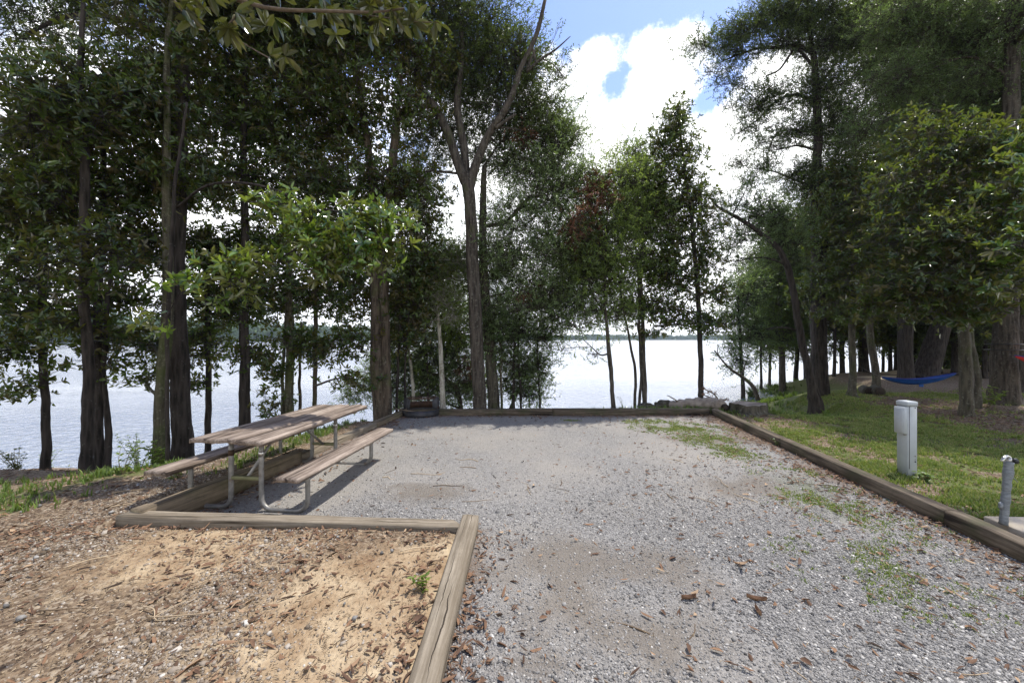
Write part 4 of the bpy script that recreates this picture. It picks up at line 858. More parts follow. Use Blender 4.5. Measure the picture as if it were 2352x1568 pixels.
# ---- overhanging bough close to the camera
def overhang():
    r = np.random.default_rng(12); root = empty('overhanging_magnolia', (-3.3, -1.5, 0)); gt, gl = Geo(), Geo()
    Zc = 2.6
    tr_ = catmull([(-3.3, -1.5, -.1), (-3.25, -1.45, 1.2), (-3.3, -1.3, 2.8), (-3.0, -1.0, 4.4), (-2.6, -.6, 6)], 6)
    tube(gt, tr_, np.linspace(.17, .09, len(tr_)), 14, .06, lump=.1)
    def px(pts, w0, w1):
        c = catmull([P(x, y, Zc+dz) for x, y, dz in pts], 6); tube(gt, c, np.linspace(w0, w1, len(c)), 7, .1); return c
    a0 = tr_[18]; st = P(330, -60, 2.6)
    c = catmull([a0, (a0+st)/2+np.array([0, .2, .3]), st], 8); tube(gt, c, np.linspace(.06, .018, len(c)), 8, .08)
    b1 = px([(330, -60, 0), (480, -20, 0), (560, 5, 0), (640, 22, -.1), (760, 26, -.1), (860, 28, 0), (930, 20, 0)], .016, .006)
    b2 = px([(560, 5, 0), (540, 40, -.1), (520, 68, -.1), (560, 100, 0), (620, 135, 0)], .006, .003)
    b3 = px([(760, 26, 0), (860, 38, .1), (950, 50, .1), (1010, 52, .1)], .005, .003)
    b4 = px([(330, -60, 0), (400, 0, 0), (440, 60, .1), (470, 70, .2)], .006, .003)
    def ros(x, y, dz, n_=7, L=.132, spread=1.35):
        C = P(x, y, Zc+dz); A = nrm(r.normal(0, .4, 3)+np.array([.5, -.2, -.45])); A = np.repeat(A[None], n_, 0); U, W_ = basis(A)
        ph = (np.arange(n_)*2.4+r.random()*6)[:, None]; th = r.uniform(.7, spread, (n_, 1))
        d = np.cos(th)*A+np.sin(th)*(np.cos(ph)*U+np.sin(ph)*W_)
        leaves(gl, np.repeat(C[None], n_, 0), d, A*-1+np.array([0, 0, .9]), L*r.uniform(.7, 1.15, n_), .05*r.uniform(.85, 1.1, n_), np.clip(r.normal(.5, .22, n_), 0, 1), True, .15, .1)
    for q in [(420, 20, 0), (445, 45, .1), (470, 20, .3), (500, 60, .2), (525, 66, -.1, 9), (540, 30, -.1), (610, 60, .1), (630, 40, .2), (655, 130, 0, 5), (620, 128, 0, 4), (700, 20, 0), (735, 8, .1), (760, 35, .2), (790, 15, 0), (820, 30, .1), (850, 12, 0), (870, 45, .1), (900, 18, 0), (920, 40, .1), (950, 52, .1, 6), (1000, 50, .1, 5), (940, 5, 0), (880, -10, 0), (820, -10, 0), (740, -20, 0), (480, -15, 0), (560, -10, 0), (400, -10, .2), (640, -15, 0), (770, 80, .5, 5), (700, 60, .6, 5), (850, 75, .4, 5)]:
        ros(*q)
    # crown above and behind the camera: shades the front left bay
    gc = Geo(); 
    cc = np.array([[-3.6, .6, 4.6], [-4.6, 1.8, 4.9], [-2.6, -1.2, 5.4], [-5.2, .2, 4.4], [-3.6, 2.4, 5.6], [-1.5, .2, 6.0], [-5.8, 3.0, 5.4], [-2.4, 1.2, 5.3]])
    for c0 in cc:
        lim = catmull([tr_[20], (tr_[20]+c0)/2+[0, 0, .2], c0], 5); tube(gt, lim, np.linspace(.04, .015, len(lim)), 6, .1)
        u1 = nrm(r.normal(size=(34, 3)))*r.random((34, 1))**.4*np.array([1.1, 1.1, .6]); pts = c0+u1
        sticks(gt, np.repeat(c0[None], 34, 0), pts, .008, .003); foliage(gl, gt, pts, nrm(u1+[0, 0, .1]), 'magnolia_bright', r)
    gt.build('trunk', M['twig'], root, True).location = -root.location
    gl.build('crown', M['magnolia_large'], root).location = -root.location
    for (x, y) in ((541, 46), (448, 48)):
        g = Geo(); c = P(x, y, Zc+.15); zz = np.linspace(-1, 1, 9); tube(g, [c+np.array([0, 0, s*.034]) for s in zz], .022*np.sqrt(np.clip(1-zz**2, .02, 1)), 10, .15)
        g.build('seed_cone', M['cone'], root, True).location = -root.location
    tag(root, 'magnolia bough with large pale leaves hanging into the top of the view', 'tree')
overhang()

# ------------------------------------------------------------------ timber edging
def timber(name, label, p0, p1, top, mat, wd=.14, ht=.14, group='timber edging around the campsite', rough_seed=0, twist=0, slant=(0, 0)):
    p0 = np.array(p0, float); p1 = np.array(p1, float); L_ = np.linalg.norm(p1-p0); r = np.random.default_rng(rough_seed)
    n_ = max(8, int(L_/.06)); g = Geo(); b = .012
    prof = np.array([(-wd/2, -ht), (-wd/2, -b), (-wd/2+b, 0), (wd/2-b, 0), (wd/2, -b), (wd/2, -ht)])
    # extra points on top for unevenness
    prof = np.array([(-wd/2, -ht), (-wd/2, -ht*.5), (-wd/2, -b), (-wd/2+b, 0), (-wd/6, .001), (wd/6, .001), (wd/2-b, 0), (wd/2, -b), (wd/2, -ht*.5), (wd/2, -ht)])
    m_ = len(prof); ys_ = np.linspace(0, L_, n_); V = np.zeros((n_, m_, 3))
    wear = np.cumsum(r.normal(0, .0012, (n_, m_)), 0); wear -= wear.mean(0)
    bow = .006*np.sin(ys_/L_*math.pi*r.uniform(1, 2.5)+r.random()*3)
    for i_, yv in enumerate(ys_):
        V[i_, :, 0] = prof[:, 0]*(1+wear[i_]*1.2)+bow[i_]; V[i_, :, 1] = yv+slant[0]*prof[:, 0]*(1-yv/L_)+slant[1]*prof[:, 0]*(yv/L_)
        V[i_, :, 2] = prof[:, 1]+wear[i_]*.7
    i, j = np.meshgrid(np.arange(n_-1), np.arange(m_), indexing='ij'); k = (j+1) % m_
    q = np.stack([i*m_+j, (i+1)*m_+j, (i+1)*m_+k, i*m_+k], -1).reshape(-1, 4)
    g.add(V.reshape(-1, 3), [q, np.arange(m_)[None], ((n_-1)*m_+np.arange(m_))[None, ::-1]])
    o = g.build(name, mat); o.location = (p0[0], p0[1], top); o.rotation_euler = (math.asin((0)), 0, -math.atan2(p1[0]-p0[0], p1[1]-p0[1]))
    tag(o, label, 'timber', group); return o
T_ = 'timber edging around the campsite'
gy = 1.56/1.7
a_ = G(273, 1181, .14); b_ = G(1098, 1193, .14)
timber('landscape_timber', 'light brown timber across the near end of the picnic table bay', (a_[0], a_[1]+.05), (b_[0]-.16, b_[1]-.04), .132, M['timber'], .14, .17, rough_seed=1, slant=(0, 1))
timber('landscape_timber', 'cracked weathered timber running into the foreground between dirt and gravel', (-.475, -1.5), (-.365, 3.545), .142, M['timber'], .14, .17, rough_seed=2)
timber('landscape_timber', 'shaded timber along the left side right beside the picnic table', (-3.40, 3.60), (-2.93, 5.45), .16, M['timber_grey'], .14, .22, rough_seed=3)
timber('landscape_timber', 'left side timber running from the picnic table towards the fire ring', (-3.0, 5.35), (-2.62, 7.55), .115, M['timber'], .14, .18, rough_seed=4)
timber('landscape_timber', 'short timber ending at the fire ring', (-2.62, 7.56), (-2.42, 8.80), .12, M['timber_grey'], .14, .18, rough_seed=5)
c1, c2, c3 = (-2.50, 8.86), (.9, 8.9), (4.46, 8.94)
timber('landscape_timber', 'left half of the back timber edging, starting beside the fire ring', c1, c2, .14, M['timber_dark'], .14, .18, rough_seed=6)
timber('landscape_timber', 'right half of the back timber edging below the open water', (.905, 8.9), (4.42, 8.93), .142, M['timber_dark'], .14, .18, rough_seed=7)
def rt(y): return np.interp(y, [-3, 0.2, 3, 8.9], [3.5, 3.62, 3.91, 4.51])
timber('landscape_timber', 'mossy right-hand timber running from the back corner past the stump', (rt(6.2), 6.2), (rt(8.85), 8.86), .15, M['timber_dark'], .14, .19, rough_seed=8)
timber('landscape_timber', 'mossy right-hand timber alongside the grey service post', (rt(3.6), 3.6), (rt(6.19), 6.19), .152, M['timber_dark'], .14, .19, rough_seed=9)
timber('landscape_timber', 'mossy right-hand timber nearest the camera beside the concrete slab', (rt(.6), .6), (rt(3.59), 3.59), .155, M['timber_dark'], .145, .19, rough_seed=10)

# ------------------------------------------------------------------ picnic table
def picnic_table():
    yaw = math.radians(-7.2)
    root = empty('picnic_table', (-2.76, 3.83, 0.0), yaw)
    Lt = 2.04
    def plank(g, x0, x1, y0, y1, z, th, seed):
        r = np.random.default_rng(seed); n_ = 34; wd = x1-x0
        xs_ = np.array([0, .06, .25, .5, .75, .94, 1.])*wd+x0; ys_ = np.linspace(y0, y1, n_)
        X, Y = np.meshgrid(xs_, ys_, indexing='ij'); cup = -.003*np.cos((X-x0)/wd*2*math.pi)
        Zt = z+cup+np.cumsum(r.normal(0, .0007, X.shape), 1)+.004*np.sin(Y*2+seed)
        Zt[0] -= .006; Zt[-1] -= .006
        X = X+(r.normal(0, .0012, X.shape)); 
        Y = Y+(np.abs(Y-y0) < 1e-6)*r.normal(0, .006, X.shape)+(np.abs(Y-y1) < 1e-6)*r.normal(0, .006, X.shape)
        top = np.stack([X, Y, Zt], -1).reshape(-1, 3); bot = top-[0, 0, th]; nx, ny = X.shape
        i, j = np.meshgrid(np.arange(nx-1), np.arange(ny-1), indexing='ij'); a = (i*ny+j).ravel(); K = nx*ny
        q = np.stack([a, a+ny, a+ny+1, a+1], -1); qb = q[:, ::-1]+K
        e = []
        for jj in range(ny-1): e.append([jj, jj+1, K+jj+1, K+jj]); s_ = (nx-1)*ny; e.append([s_+jj+1, s_+jj, K+s_+jj, K+s_+jj+1])
        for ii in range(nx-1): e.append([(ii+1)*ny, ii*ny, K+ii*ny, K+(ii+1)*ny]); t_ = ny-1; e.append([ii*ny+t_, (ii+1)*ny+t_, K+(ii+1)*ny+t_, K+ii*ny+t_])
        g.add(np.vstack([top, bot]), [q, qb, np.array(e)])
    for k, (x0, x1) in enumerate([(-.387, -.137), (-.125, .125), (.137, .387)]):
        g = Geo(); plank(g, x0, x1, (.0, .008, -.006)[k], Lt+(.0, -.01, .012)[k], .73+(0, .003, -.001)[k], .042, k+2); g.build('top_plank', M['table_wood'], root)
    for s in (-1, 1):
        g = Geo(); c = .71 if s > 0 else -.655; plank(g, c-.12, c+.12, -.10, Lt-.08, .43, .042, 9+s)
        g.build('bench_seat', M['table_wood'], root)
        # cleats under the ends of each bench
    for (cx_, cy_, cz_, sx_) in [(0, .19, .672, .70), (0, 1.02, .672, .70), (0, 1.80, .672, .70), (.71, .62, .372, .19), (.71, 1.30, .372, .19), (-.655, .62, .372, .19), (-.655, 1.30, .372, .19)]:
        g = Geo(); box(g, (cx_, cy_, cz_), (sx_, .07, .032), 0, .004); g.build('cleat', M['table_wood'], root)
    for yy in (.26, 1.60):
        for s in (-1, 1):
            g = Geo(); R = .12; r_ = .024; xi, xo = s*.17, (.68 if s > 0 else -.64)
            zb = -.065 if yy < 1 else -.01
            pts = [(xi, yy, .685), (xi, yy, .45), (xi, yy, .20+zb)]
            for a in np.linspace(0, math.pi/2, 7)[1:]: pts.append((xi+s*R*(1-math.cos(a)), yy, .03+zb+R-R*math.sin(a)))
            pts.append((xi+s*.25, yy, .028+zb))
            for a in np.linspace(0, math.pi/2, 7): pts.append((xo-s*R+s*R*math.sin(a), yy, .03+zb+R-R*math.cos(a)))
            pts += [(xo, yy, .28), (xo, yy, .385)]
            tube(g, pts, [r_]*len(pts), 12)
            # top flange plates
            box(g, (xi, yy, .688), (.10, .06, .008)); box(g, (xo, yy, .386), (.16, .06, .008))
            lg = g.build('leg_loop', M['steel'], root, True)
            g = Geo(); tube(g, [(xi, yy, .50), (xi, yy, .56)], [r_+.003]*2, 12)
            g.build('collar', M['rust'] if s < 0 and yy < 1 else M['chrome'], lg, True)
        g = Geo(); box(g, (0, yy, .275), (.345, .035, .035), 0, .004); g.build('cross_bar', M['brace_paint'], root)
        g = Geo(); sgn = 1 if yy < 1 else -1
        tube(g, [(0, yy+sgn*.02, .28), (0, yy+sgn*.30, .50), (0, yy+sgn*.50, .675)], [.016]*3, 10); g.build('brace', M['steel'], root, True)
    tag(root, 'weathered wooden picnic table with attached benches on bent steel tube legs', 'picnic table')
picnic_table()

# ------------------------------------------------------------------ fire ring
def fire_ring():
    c = G(958, 962); R = .41; c = np.array([c[0], c[1]+R-.02, .0]); root = empty('fire_ring', tuple(c), math.radians(4))
    g = Geo(); n_ = 48; a = np.arange(n_)*2*math.pi/n_; h_ = .16
    V = []
    for rr_, z in ((R, -.02), (R, h_), (R-.009, h_), (R-.009, -.02)): V.append(np.stack([np.cos(a)*rr_, np.sin(a)*rr_, np.full(n_, z)], -1))
    j = np.arange(n_); k = (j+1) % n_; q = [np.stack([r0*n_+j, r0*n_+k, ((r0+1) % 4)*n_+k, ((r0+1) % 4)*n_+j], -1) for r0 in range(4)]
    g.add(np.vstack(V), q); g.build('ring_wall', M['iron'], root, True)
    for s in (-1, 1):
        g = Geo(); box(g, (s*.325, -.02 if s < 0 else .05, .195), (.012, .15, .39), s*-.9, .002); box(g, (s*.30, .0, .195), (.11, .012, .39), 0, .002); g.build('grate_post', M['iron'], root)
    g = Geo(); box(g, (0, .0, .375), (.62, .02, .03), 0, .003); box(g, (0, .30, .375), (.62, .02, .02), 0, .003)
    for s in (-1, 1): box(g, (s*.305, .15, .375), (.02, .32, .02))
    for k_ in range(13): tube(g, [(-.27+k_*.045, 0, .382), (-.27+k_*.045, .3, .382)], [.006]*2, 6)
    g.build('grill_grate', M['rust'], root)
    g = Geo(); a2 = np.linspace(.3, math.pi-.3, 18)
    V = []
    for rr_, z in ((R-.015, .12), (R-.015, .26), (R-.023, .26), (R-.023, .12)): V.append(np.stack([np.cos(a2)*rr_, np.sin(a2)*rr_, np.full(18, z)], -1))
    j = np.arange(17); g.add(np.vstack(V), [np.stack([r0*18+j, r0*18+j+1, ((r0+1) % 4)*18+j+1, ((r0+1) % 4)*18+j], -1) for r0 in range(4)]); g.build('back_plate', M['rust'], root)
    g = Geo(); q_ = np.random.default_rng(8); pts = q_.normal(0, .08, (60, 3))*[1, 1, .1]+[0, 0, .03]
    sticks(g, pts, pts+q_.normal(0, .06, (60, 3))*[1, 1, .2], .012, .006, 5); g.build('ash_heap', M['char_and_hollow'], root)
    tag(root, 'low round black iron fire ring with raised grill grate at the back corner', 'fire ring')
    g = Geo(); b = c+np.array([-.25, -.30, 0])
    tube(g, catmull([b+[-.28, .1, .19], b+[-.1, -.02, .185], b+[.1, -.06, .16], b+[.22, -.02, .13]], 5), np.linspace(.011, .016, 16), 7, .15); tube(g, [b+[-.02, -.03, .18], b+[.02, .0, .225]], [.007, .003], 5)
    tag(g.build('stick', M['twig'], None, True), 'crooked brown stick resting across the rim of the fire ring', 'stick')
fire_ring()

# ------------------------------------------------------------------ service post (electric pedestal)
def service_post():
    b = G(2092, 1092); root = empty('service_post', (b[0]+.03, b[1]+.08, 0), math.radians(3)); hh = .905
    g = Geo(); box(g, (0, 0, hh/2-.03), (.122, .135, hh+.02), 0, .0015); g.build('column', M['post_paint'], root)
    g = Geo(); box(g, (0, 0, hh-.018), (.134, .148, .05), 0, .002); box(g, (0, 0, hh+.009), (.118, .131, .01), 0, .003); g.build('cap', M['post_paint'], root)
    g = Geo(); box(g, (-.085, -.005, hh-.225), (.05, .122, .33), 0, .002); bx_ = g.build('outlet_box', M['post_paint'], root)
    g = Geo(); box(g, (-.115, -.005, hh-.225), (.012, .108, .305), 0, .003); g.build('box_lid', M['post_paint'], bx_)
    g = Geo(); box(g, (-.08, -.05, hh-.398), (.03, .02, .02), 0, .003); g.build('latch', M['steel'], bx_)
    g = Geo(); box(g, (-.042, -.0685, hh/2+.02), (.005, .004, hh-.12)); g.build('seam', M['black_plastic'], root)
    g = Geo(); box(g, (0, 0, hh-.046), (.126, .139, .006)); g.build('cap_gap', M['black_plastic'], root)
    for z in (.24, .17, .20, .84):
        g = Geo(); tube(g, [(.035, -.066, z), (.035, -.074, z)], [.008 if z != .20 else .005]*2, 10); g.build('bolt', M['black_plastic'] if z == .17 else M['steel'], root)
    tag(root, 'pale grey metal electrical service post standing on the right lawn', 'utility post')
service_post()

# ------------------------------------------------------------------ water pipe and slab
g = Geo(); s0 = G(2352, 1215); box(g, (s0[0]+.33, s0[1]-.22, .02), (1.15, .62, .10), math.radians(-3), .01)
tag(g.build('concrete_slab', M['concrete']), kind='structure')
def pipe():
    b = G(2311, 1206, .07); root = empty('water_pipe', (b[0], b[1]+.02, .07)); r = np.random.default_rng(3)
    g = Geo(); zz = np.linspace(0, .55, 26); lean = .045
    rad = .029+.0015*np.sin(zz*60)+r.normal(0, .0012, 26)+.003*(zz > .4)
    tube(g, np.stack([zz*lean*2, zz*0, zz], -1), rad, 14, .10); w_ = g.build('wrapped_pipe', M['tape'], root, True)
    g = Geo(); sticks(g, np.array([[.05, -.01, .44]]), np.array([[.09, -.03, .38]]), .007, .003); g.build('loose_tape', M['tape'], w_)
    g = Geo(); box(g, (-.035, -.01, .17), (.03, .03, .06), 0, .01); g.build('tape_lump', M['tape'], w_)
    g = Geo(); t0 = np.array([.05, 0, .55]); tube(g, [t0+[0, 0, -.01], t0+[0, 0, .035]], [.02, .017], 10)
    tube(g, catmull([t0+[.01, 0, .03], t0+[-.01, 0, .045], t0+[-.045, -.01, .047], t0+[-.075, -.02, .03], t0+[-.085, -.02, .01]], 4), [.013]*17, 9); f = g.build('faucet', M['chrome'], root, True)
    g = Geo(); tube(g, [t0+[.03, -.005, .005], t0+[.055, -.01, .012]], [.024, .024], 12); g.build('valve_wheel', M['black_plastic'], f)
    g = Geo(); tube(g, [t0+[.055, 0, .0], t0+[.075, 0, -.005]], [.012, .012], 8); g.build('valve_cap', M['chrome'], f)
    g = Geo(); sticks(g, np.array([t0+[-.07, -.02, .035]]), np.array([t0+[-.10, -.03, .055]]), .005, .004, 6); g.build('handle', M['chrome'], f)
    tag(root, 'grey tape-wrapped water pipe with a metal tap standing on the concrete slab', 'tap')
pipe()

# ------------------------------------------------------------------ logs, stump
def log_piece(name, label, pts, rads, mat, hollow=False, seed=0, parts=()):
    global rng; rng = np.random.default_rng(seed+900)
    root = empty(name, tuple(pts[0])); g = Geo(); c = catmull(pts, 8); rr = np.interp(np.linspace(0, 1, len(c)), np.linspace(0, 1, len(rads)), rads)
    rr = rr*(1+.08*np.sin(np.arange(len(rr))*1.3)); tube(g, c, rr, 18, .16, lump=.16, cap=not hollow)
    o = g.build('bark', mat, root, False); o.location = -np.array(root.location)
    return root, c, rr
p0, p1 = P(1515, 935, 9.9), P(1640, 932, 9.5)
root, c_, rr_ = log_piece('fallen_log', '', [P(1536, 933, 10.0), P(1570, 931, 9.9), P(1605, 929, 9.75), P(1645, 930, 9.45)], [.11, .16, .155, .16], M['log_wood'], False, 1)
g = Geo(); e = c_[-1]; dr = nrm(c_[-1]-c_[-3]); tube(g, [e-dr*.02, e+dr*.10, e+dr*.17+[0, 0, -.05]], [.15, .17, .12], 14, .35); tube(g, [e+[.02, -.03, .05], e+[.06, -.08, -.05], e+[.07, -.1, -.16]], [.05, .06, .07], 9, .3)
g.build('splintered_end', M['log_wood'], root).location = -np.array(root.location)
g = Geo(); tube(g, [e+dr*.12+[0, -.1, -.02], e+dr*.16+[0, -.16, -.03]], [.075, .07], 12, .2); g.build('hollow', M['char_and_hollow'], root).location = -np.array(root.location)  # solid dark stub: shade inside the hollow is put into its colour
g = Geo(); tube(g, catmull([P(1556, 922, 9.9), P(1548, 916, 9.85), P(1538, 910, 9.8), P(1532, 908, 9.8)], 4), np.linspace(.02, .008, 13), 6, .1); g.build('snag', M['twig'], root).location = -np.array(root.location)
tag(root, 'pale fallen log with a hollow splintered right end at the back right corner', 'log')
root, _, _ = log_piece('log_chunk', '', [P(1508, 935, 10.1), P(1525, 930, 10.1), P(1548, 932, 10.1)], [.12, .15, .12], M['bark_lichen'], False, 2); tag(root, 'broken grey chunk of log left of the fallen log', 'log', 'broken log pieces behind the back timber')
root, _, _ = log_piece('log_chunk', '', [P(1466, 938, 10.0), P(1485, 934, 10.0), P(1508, 938, 10.0)], [.08, .12, .09], M['bark_lichen'], False, 3); tag(root, 'smallest dark log chunk at the foot of the four-stemmed clump', 'log', 'broken log pieces behind the back timber')
# stump
root = empty('tree_stump', tuple(G(1742, 952, 0))); g = Geo(); r = np.random.default_rng(2); n_ = 30; a = np.arange(n_)*2*math.pi/n_
c = G(1742, 955, 0)+[0, .35, 0]; base = 1+.10*np.sin(a*3+1)+.07*np.sin(a*5)+r.normal(0, .02, n_)
V = []
hts = [-.1, 0, .06, .14, .22]; fl = [1.35, 1.2, 1.02, .98, .97]
for h_, f_ in zip(hts, fl): V.append(np.stack([c[0]+np.cos(a)*.41*base*f_, c[1]+np.sin(a)*.33*base*f_, np.full(n_, c[2]+h_)+(h_ > .2)*r.normal(0, .012, n_)], -1))
V.append(np.stack([c[0]+np.cos(a)*.36*base, c[1]+np.sin(a)*.28*base, np.full(n_, c[2]+.20)+r.normal(0, .006, n_)], -1))
V.append(np.stack([c[0]+np.cos(a)*.15, c[1]+np.sin(a)*.12, np.full(n_, c[2]+.17)], -1))
j = np.arange(n_); k = (j+1) % n_
g.add(np.vstack(V), [np.stack([q*n_+j, q*n_+k, (q+1)*n_+k, (q+1)*n_+j], -1) for q in range(4)]); g.build('stump_bark', M['bark_lichen'], root).location = -root.location
g = Geo(); g.add(np.vstack(V[4:]), [np.stack([q*n_+j, q*n_+k, (q+1)*n_+k, (q+1)*n_+j], -1) for q in range(2)]+[(2*n_+np.arange(n_))[None]]); g.build('cut_face', M['log_wood'], root).location = -root.location
tag(root, 'wide low lichen-covered tree stump beside the back right corner', 'stump')
# cut logs at the foot of the curved trunk
for k_, (x, y, Z, rp, lb) in enumerate([(1990, 916, 12.3, .13, 'short cut log with dark round end, left one at the foot of the curved trunk'), (2014, 919, 12.0, .14, 'short cut log with dark round end, right one at the foot of the curved trunk')]):
    c = P(x, y, Z); c[2] = hz1(c[0], c[1])+rp*.8; root = empty('cut_log', tuple(c)); g = Geo(); tube(g, [(0, -.1, 0), (.1, .1, 0), (.3, .45, .0)], [rp, rp*1.03, rp], 16, .08); g.build('log_bark', M['bark_lichen'], root)
    g = Geo(); tube(g, [(0, -.103, 0), (-.004, -.112, 0)], [rp*.86, rp*.8], 16, .05); g.build('cut_end', M['char_and_hollow'], root); tag(root, lb, 'log', 'cut logs on the lawn')
# dead leafy branch behind the log
root = empty('dead_branch', tuple(P(1650, 936, 10.0))); g, gl = Geo(), Geo(); r = np.random.default_rng(6)
for pl in ([(1662, 940, 5), (1655, 925, 4), (1630, 912, 3), (1610, 905, 2)], [(1655, 925, 3), (1640, 905, 3), (1612, 890, 2)], [(1655, 925, 3), (1668, 915, 2)]):
    c_, rr_ = stem_pts(pl, 10.0); tube(g, c_, rr_, 6, .1)
pts = np.array([P(x, y, 10.0) for x, y in [(1614, 893), (1625, 900), (1636, 905), (1648, 912), (1655, 920), (1660, 928), (1640, 915), (1668, 918), (1630, 918), (1650, 932)]])
S0 = SPEC['dead_leaf']; foliage(gl, g, pts, nrm(r.normal(size=(10, 3))), 'dead_leaf', r, .55, .5)
g.build('twigs', M['twig'], root).location = -root.location; gl.build('dead_leaves', M['dead_leaf'], root).location = -root.location
tag(root, 'dead branch with wilted brown leaves behind the hollow log end', 'branch')

# ------------------------------------------------------------------ hammocks
def hammock(name, label, a, b, sag, wd, mat, mat2, seed=0, strap=None):
    root = empty(name, tuple((a+b)/2)); g = Geo(); r = np.random.default_rng(seed); n_, m_ = 40, 11; t_ = np.linspace(0, 1, n_); s_ = np.linspace(-1, 1, m_)
    ln = b-a; sd_ = nrm(np.cross(ln, [0, 0, 1.])); V = np.zeros((n_, m_, 3))
    for i_, tt in enumerate(t_):
        w_ = wd*(.06+.94*math.sin(math.pi*tt)**.7); ctr = a+ln*tt-np.array([0, 0, sag*4*tt*(1-tt)])
        fold = .02*np.sin(s_*9+tt*2)*math.sin(math.pi*tt)
        V[i_] = ctr+sd_*(s_[:, None]*w_*.38)+np.array([0, 0, 1.])*(w_*.30*(s_[:, None]**2)+fold[:, None]-.02*(1-s_[:, None]**2))
    i, j = np.meshgrid(np.arange(n_-1), np.arange(m_-1), indexing='ij'); q = (i*m_+j).ravel(); Q = np.stack([q, q+m_, q+m_+1, q+1], -1)
    g.add(V.reshape(-1, 3), [Q]); g.build('cloth', mat, root, True).location = -root.location
    g = Geo()
    for k in (0, -1): tube(g, V[:, k]+[0, 0, .006], [.012]*n_, 6)
    g.build('hem', mat2, root, True).location = -root.location
    if strap:
        g = Geo()
        for p_, e_ in strap: tube(g, [p_, (p_+e_)/2-[0, 0, .01], e_], [.007]*3, 5)
        g.build('strap', M['black_plastic'], root).location = -root.location
    tag(root, label, 'hammock', None); return root
A_, B_ = P(2026, 867, 13.3), P(2196, 858, 12.6)
hb = hammock('hammock', 'blue hammock slung between lawn trees in front of the massive trunks', A_, B_, .26, .55, M['hammock_blue'], M['hammock_purple'], 1, [(P(1962, 835, 11.8), A_), (B_, P(2278, 815, 10.5))])
g = Geo(); c = P(2116, 884, 12.9); box(g, c, (.14, .03, .12), 0, .01); g.build('pouch', M['hammock_blue'], hb).location = -hb.location
A_, B_ = P(2332, 818, 9.9), P(2600, 830, 9.2)
hammock('hammock', 'red and pink hammock tip entering at the right frame edge', A_, B_, .33, .6, M['hammock_red'], M['hammock_purple'], 2, [(P(2322, 812, 10.2), A_)])
# rope bands around the huge trunk
tr_o = [o for o in bpy.data.objects if o.get('label', '').startswith('huge dark trunk')][0]
for y in (790, 803):
    g = Geo(); c = P(2305, y, 10.4); aa = np.linspace(0, 2*math.pi, 25); tube(g, np.stack([c[0]+np.cos(aa)*.325, c[1]+np.sin(aa)*.325, c[2]+0*aa], -1), [.012]*25, 6); g.build('rope_band', M['black_plastic'], tr_o).location = -tr_o.location

# ------------------------------------------------------------------ scatter: stones, litter, grass
def scatter_pts(n_, seed, x0, x1, y0, y1, prob, power=0):
    r = np.random.default_rng(seed); x = r.uniform(x0, x1, n_); y = y0+(y1-y0)*r.random(n_)**(1+power)
    k = r.random(n_) < prob(x, y); return x[k], y[k], r
CUBE = np.array([(-1, -1, -1), (1, -1, -1), (1, 1, -1), (-1, 1, -1), (-1, -1, 1), (1, -1, 1), (1, 1, 1), (-1, 1, 1)], float)*.5
CF = np.array([(0, 3, 2, 1), (4, 5, 6, 7), (0, 1, 5, 4), (1, 2, 6, 5), (2, 3, 7, 6), (3, 0, 4, 7)])
def stones(name, label, x, y, z, s, mat, r, flat=.6, rnd=None, cat='gravel'):
    n_ = len(x); V = CUBE[None]*(1+r.uniform(-.45, .35, (n_, 8, 3)))
    V[:, 4:, :2] *= r.uniform(.45, .9, (n_, 1, 1)); V = V*s[:, None, None]*np.stack([r.uniform(.7, 1.4, n_), np.ones(n_), r.uniform(.4, .9, n_)*flat/.6], -1)[:, None]
    a = r.random(n_)*6.28; t_ = r.normal(0, .35, n_); ca, sa = np.cos(a), np.sin(a)
    X = V[..., 0]; Y = V[..., 1]; Zv = V[..., 2]; X, Zv = X*np.cos(t_)[:, None]-Zv*np.sin(t_)[:, None], X*np.sin(t_)[:, None]+Zv*np.cos(t_)[:, None]
    V = np.stack([X*ca[:, None]-Y*sa[:, None]+x[:, None], X*sa[:, None]+Y*ca[:, None]+y[:, None], Zv+(z+s*.12)[:, None]], -1)
    g = Geo(); g.add(V.reshape(-1, 3), [((np.arange(n_)*8)[:, None, None]+CF[None]).reshape(-1, 4)], np.repeat(rnd if rnd is not None else np.clip(r.normal(.5, .22, n_), 0, 1), 8))
    return tag(g.build(name, mat), label, cat, kind='stuff')
def inview(x, y, m=.3): return (np.abs(x) < y*1.3+m)
x, y, r = scatter_pts(720000, 21, -4, 5, 1.7, 6.2, lambda x, y: inview(x, y)*in_poly(x, y, PAD)*np.clip((2.3/y)**1.3, 0, 1)*(.45+.7*sstep(.35, .6, fbm(x*.9+8, y*.9+2)))*(1-.8*np.clip(soilm(x, y)*1.3, 0, 1))*(1-.85*smoothm(x, y))*sstep(6.2, 4.2, y), .6)
s = np.clip(r.lognormal(-4.98, .42, len(x)), .0035, .024)
stones('gravel', 'loose pale grey crushed stone covering the campsite pad', x, y, padz(x, y)+.012, s, M['stones'], r)
x, y, r = scatter_pts(40000, 27, 3.6, 5.6, 2.6, 6.0, lambda x, y: (x > rt(y)+.09)*np.exp(-np.clip(x-rt(y)-.1, 0, 9)/.16)*np.clip(1-np.abs(y-4.0)/1.6, 0, 1))
stones('gravel_spill', 'grey gravel spilled outside the right-hand timber', x, y, hz(x, y), np.clip(r.lognormal(-4.75, .4, len(x)), .004, .024), M['stones'], r)
def bayp(x, y): return (x < -.5)&(y < 3.52)|(x < timber_x(y)-.1)&(x > timber_x(y)-1.3)&(y < 8)
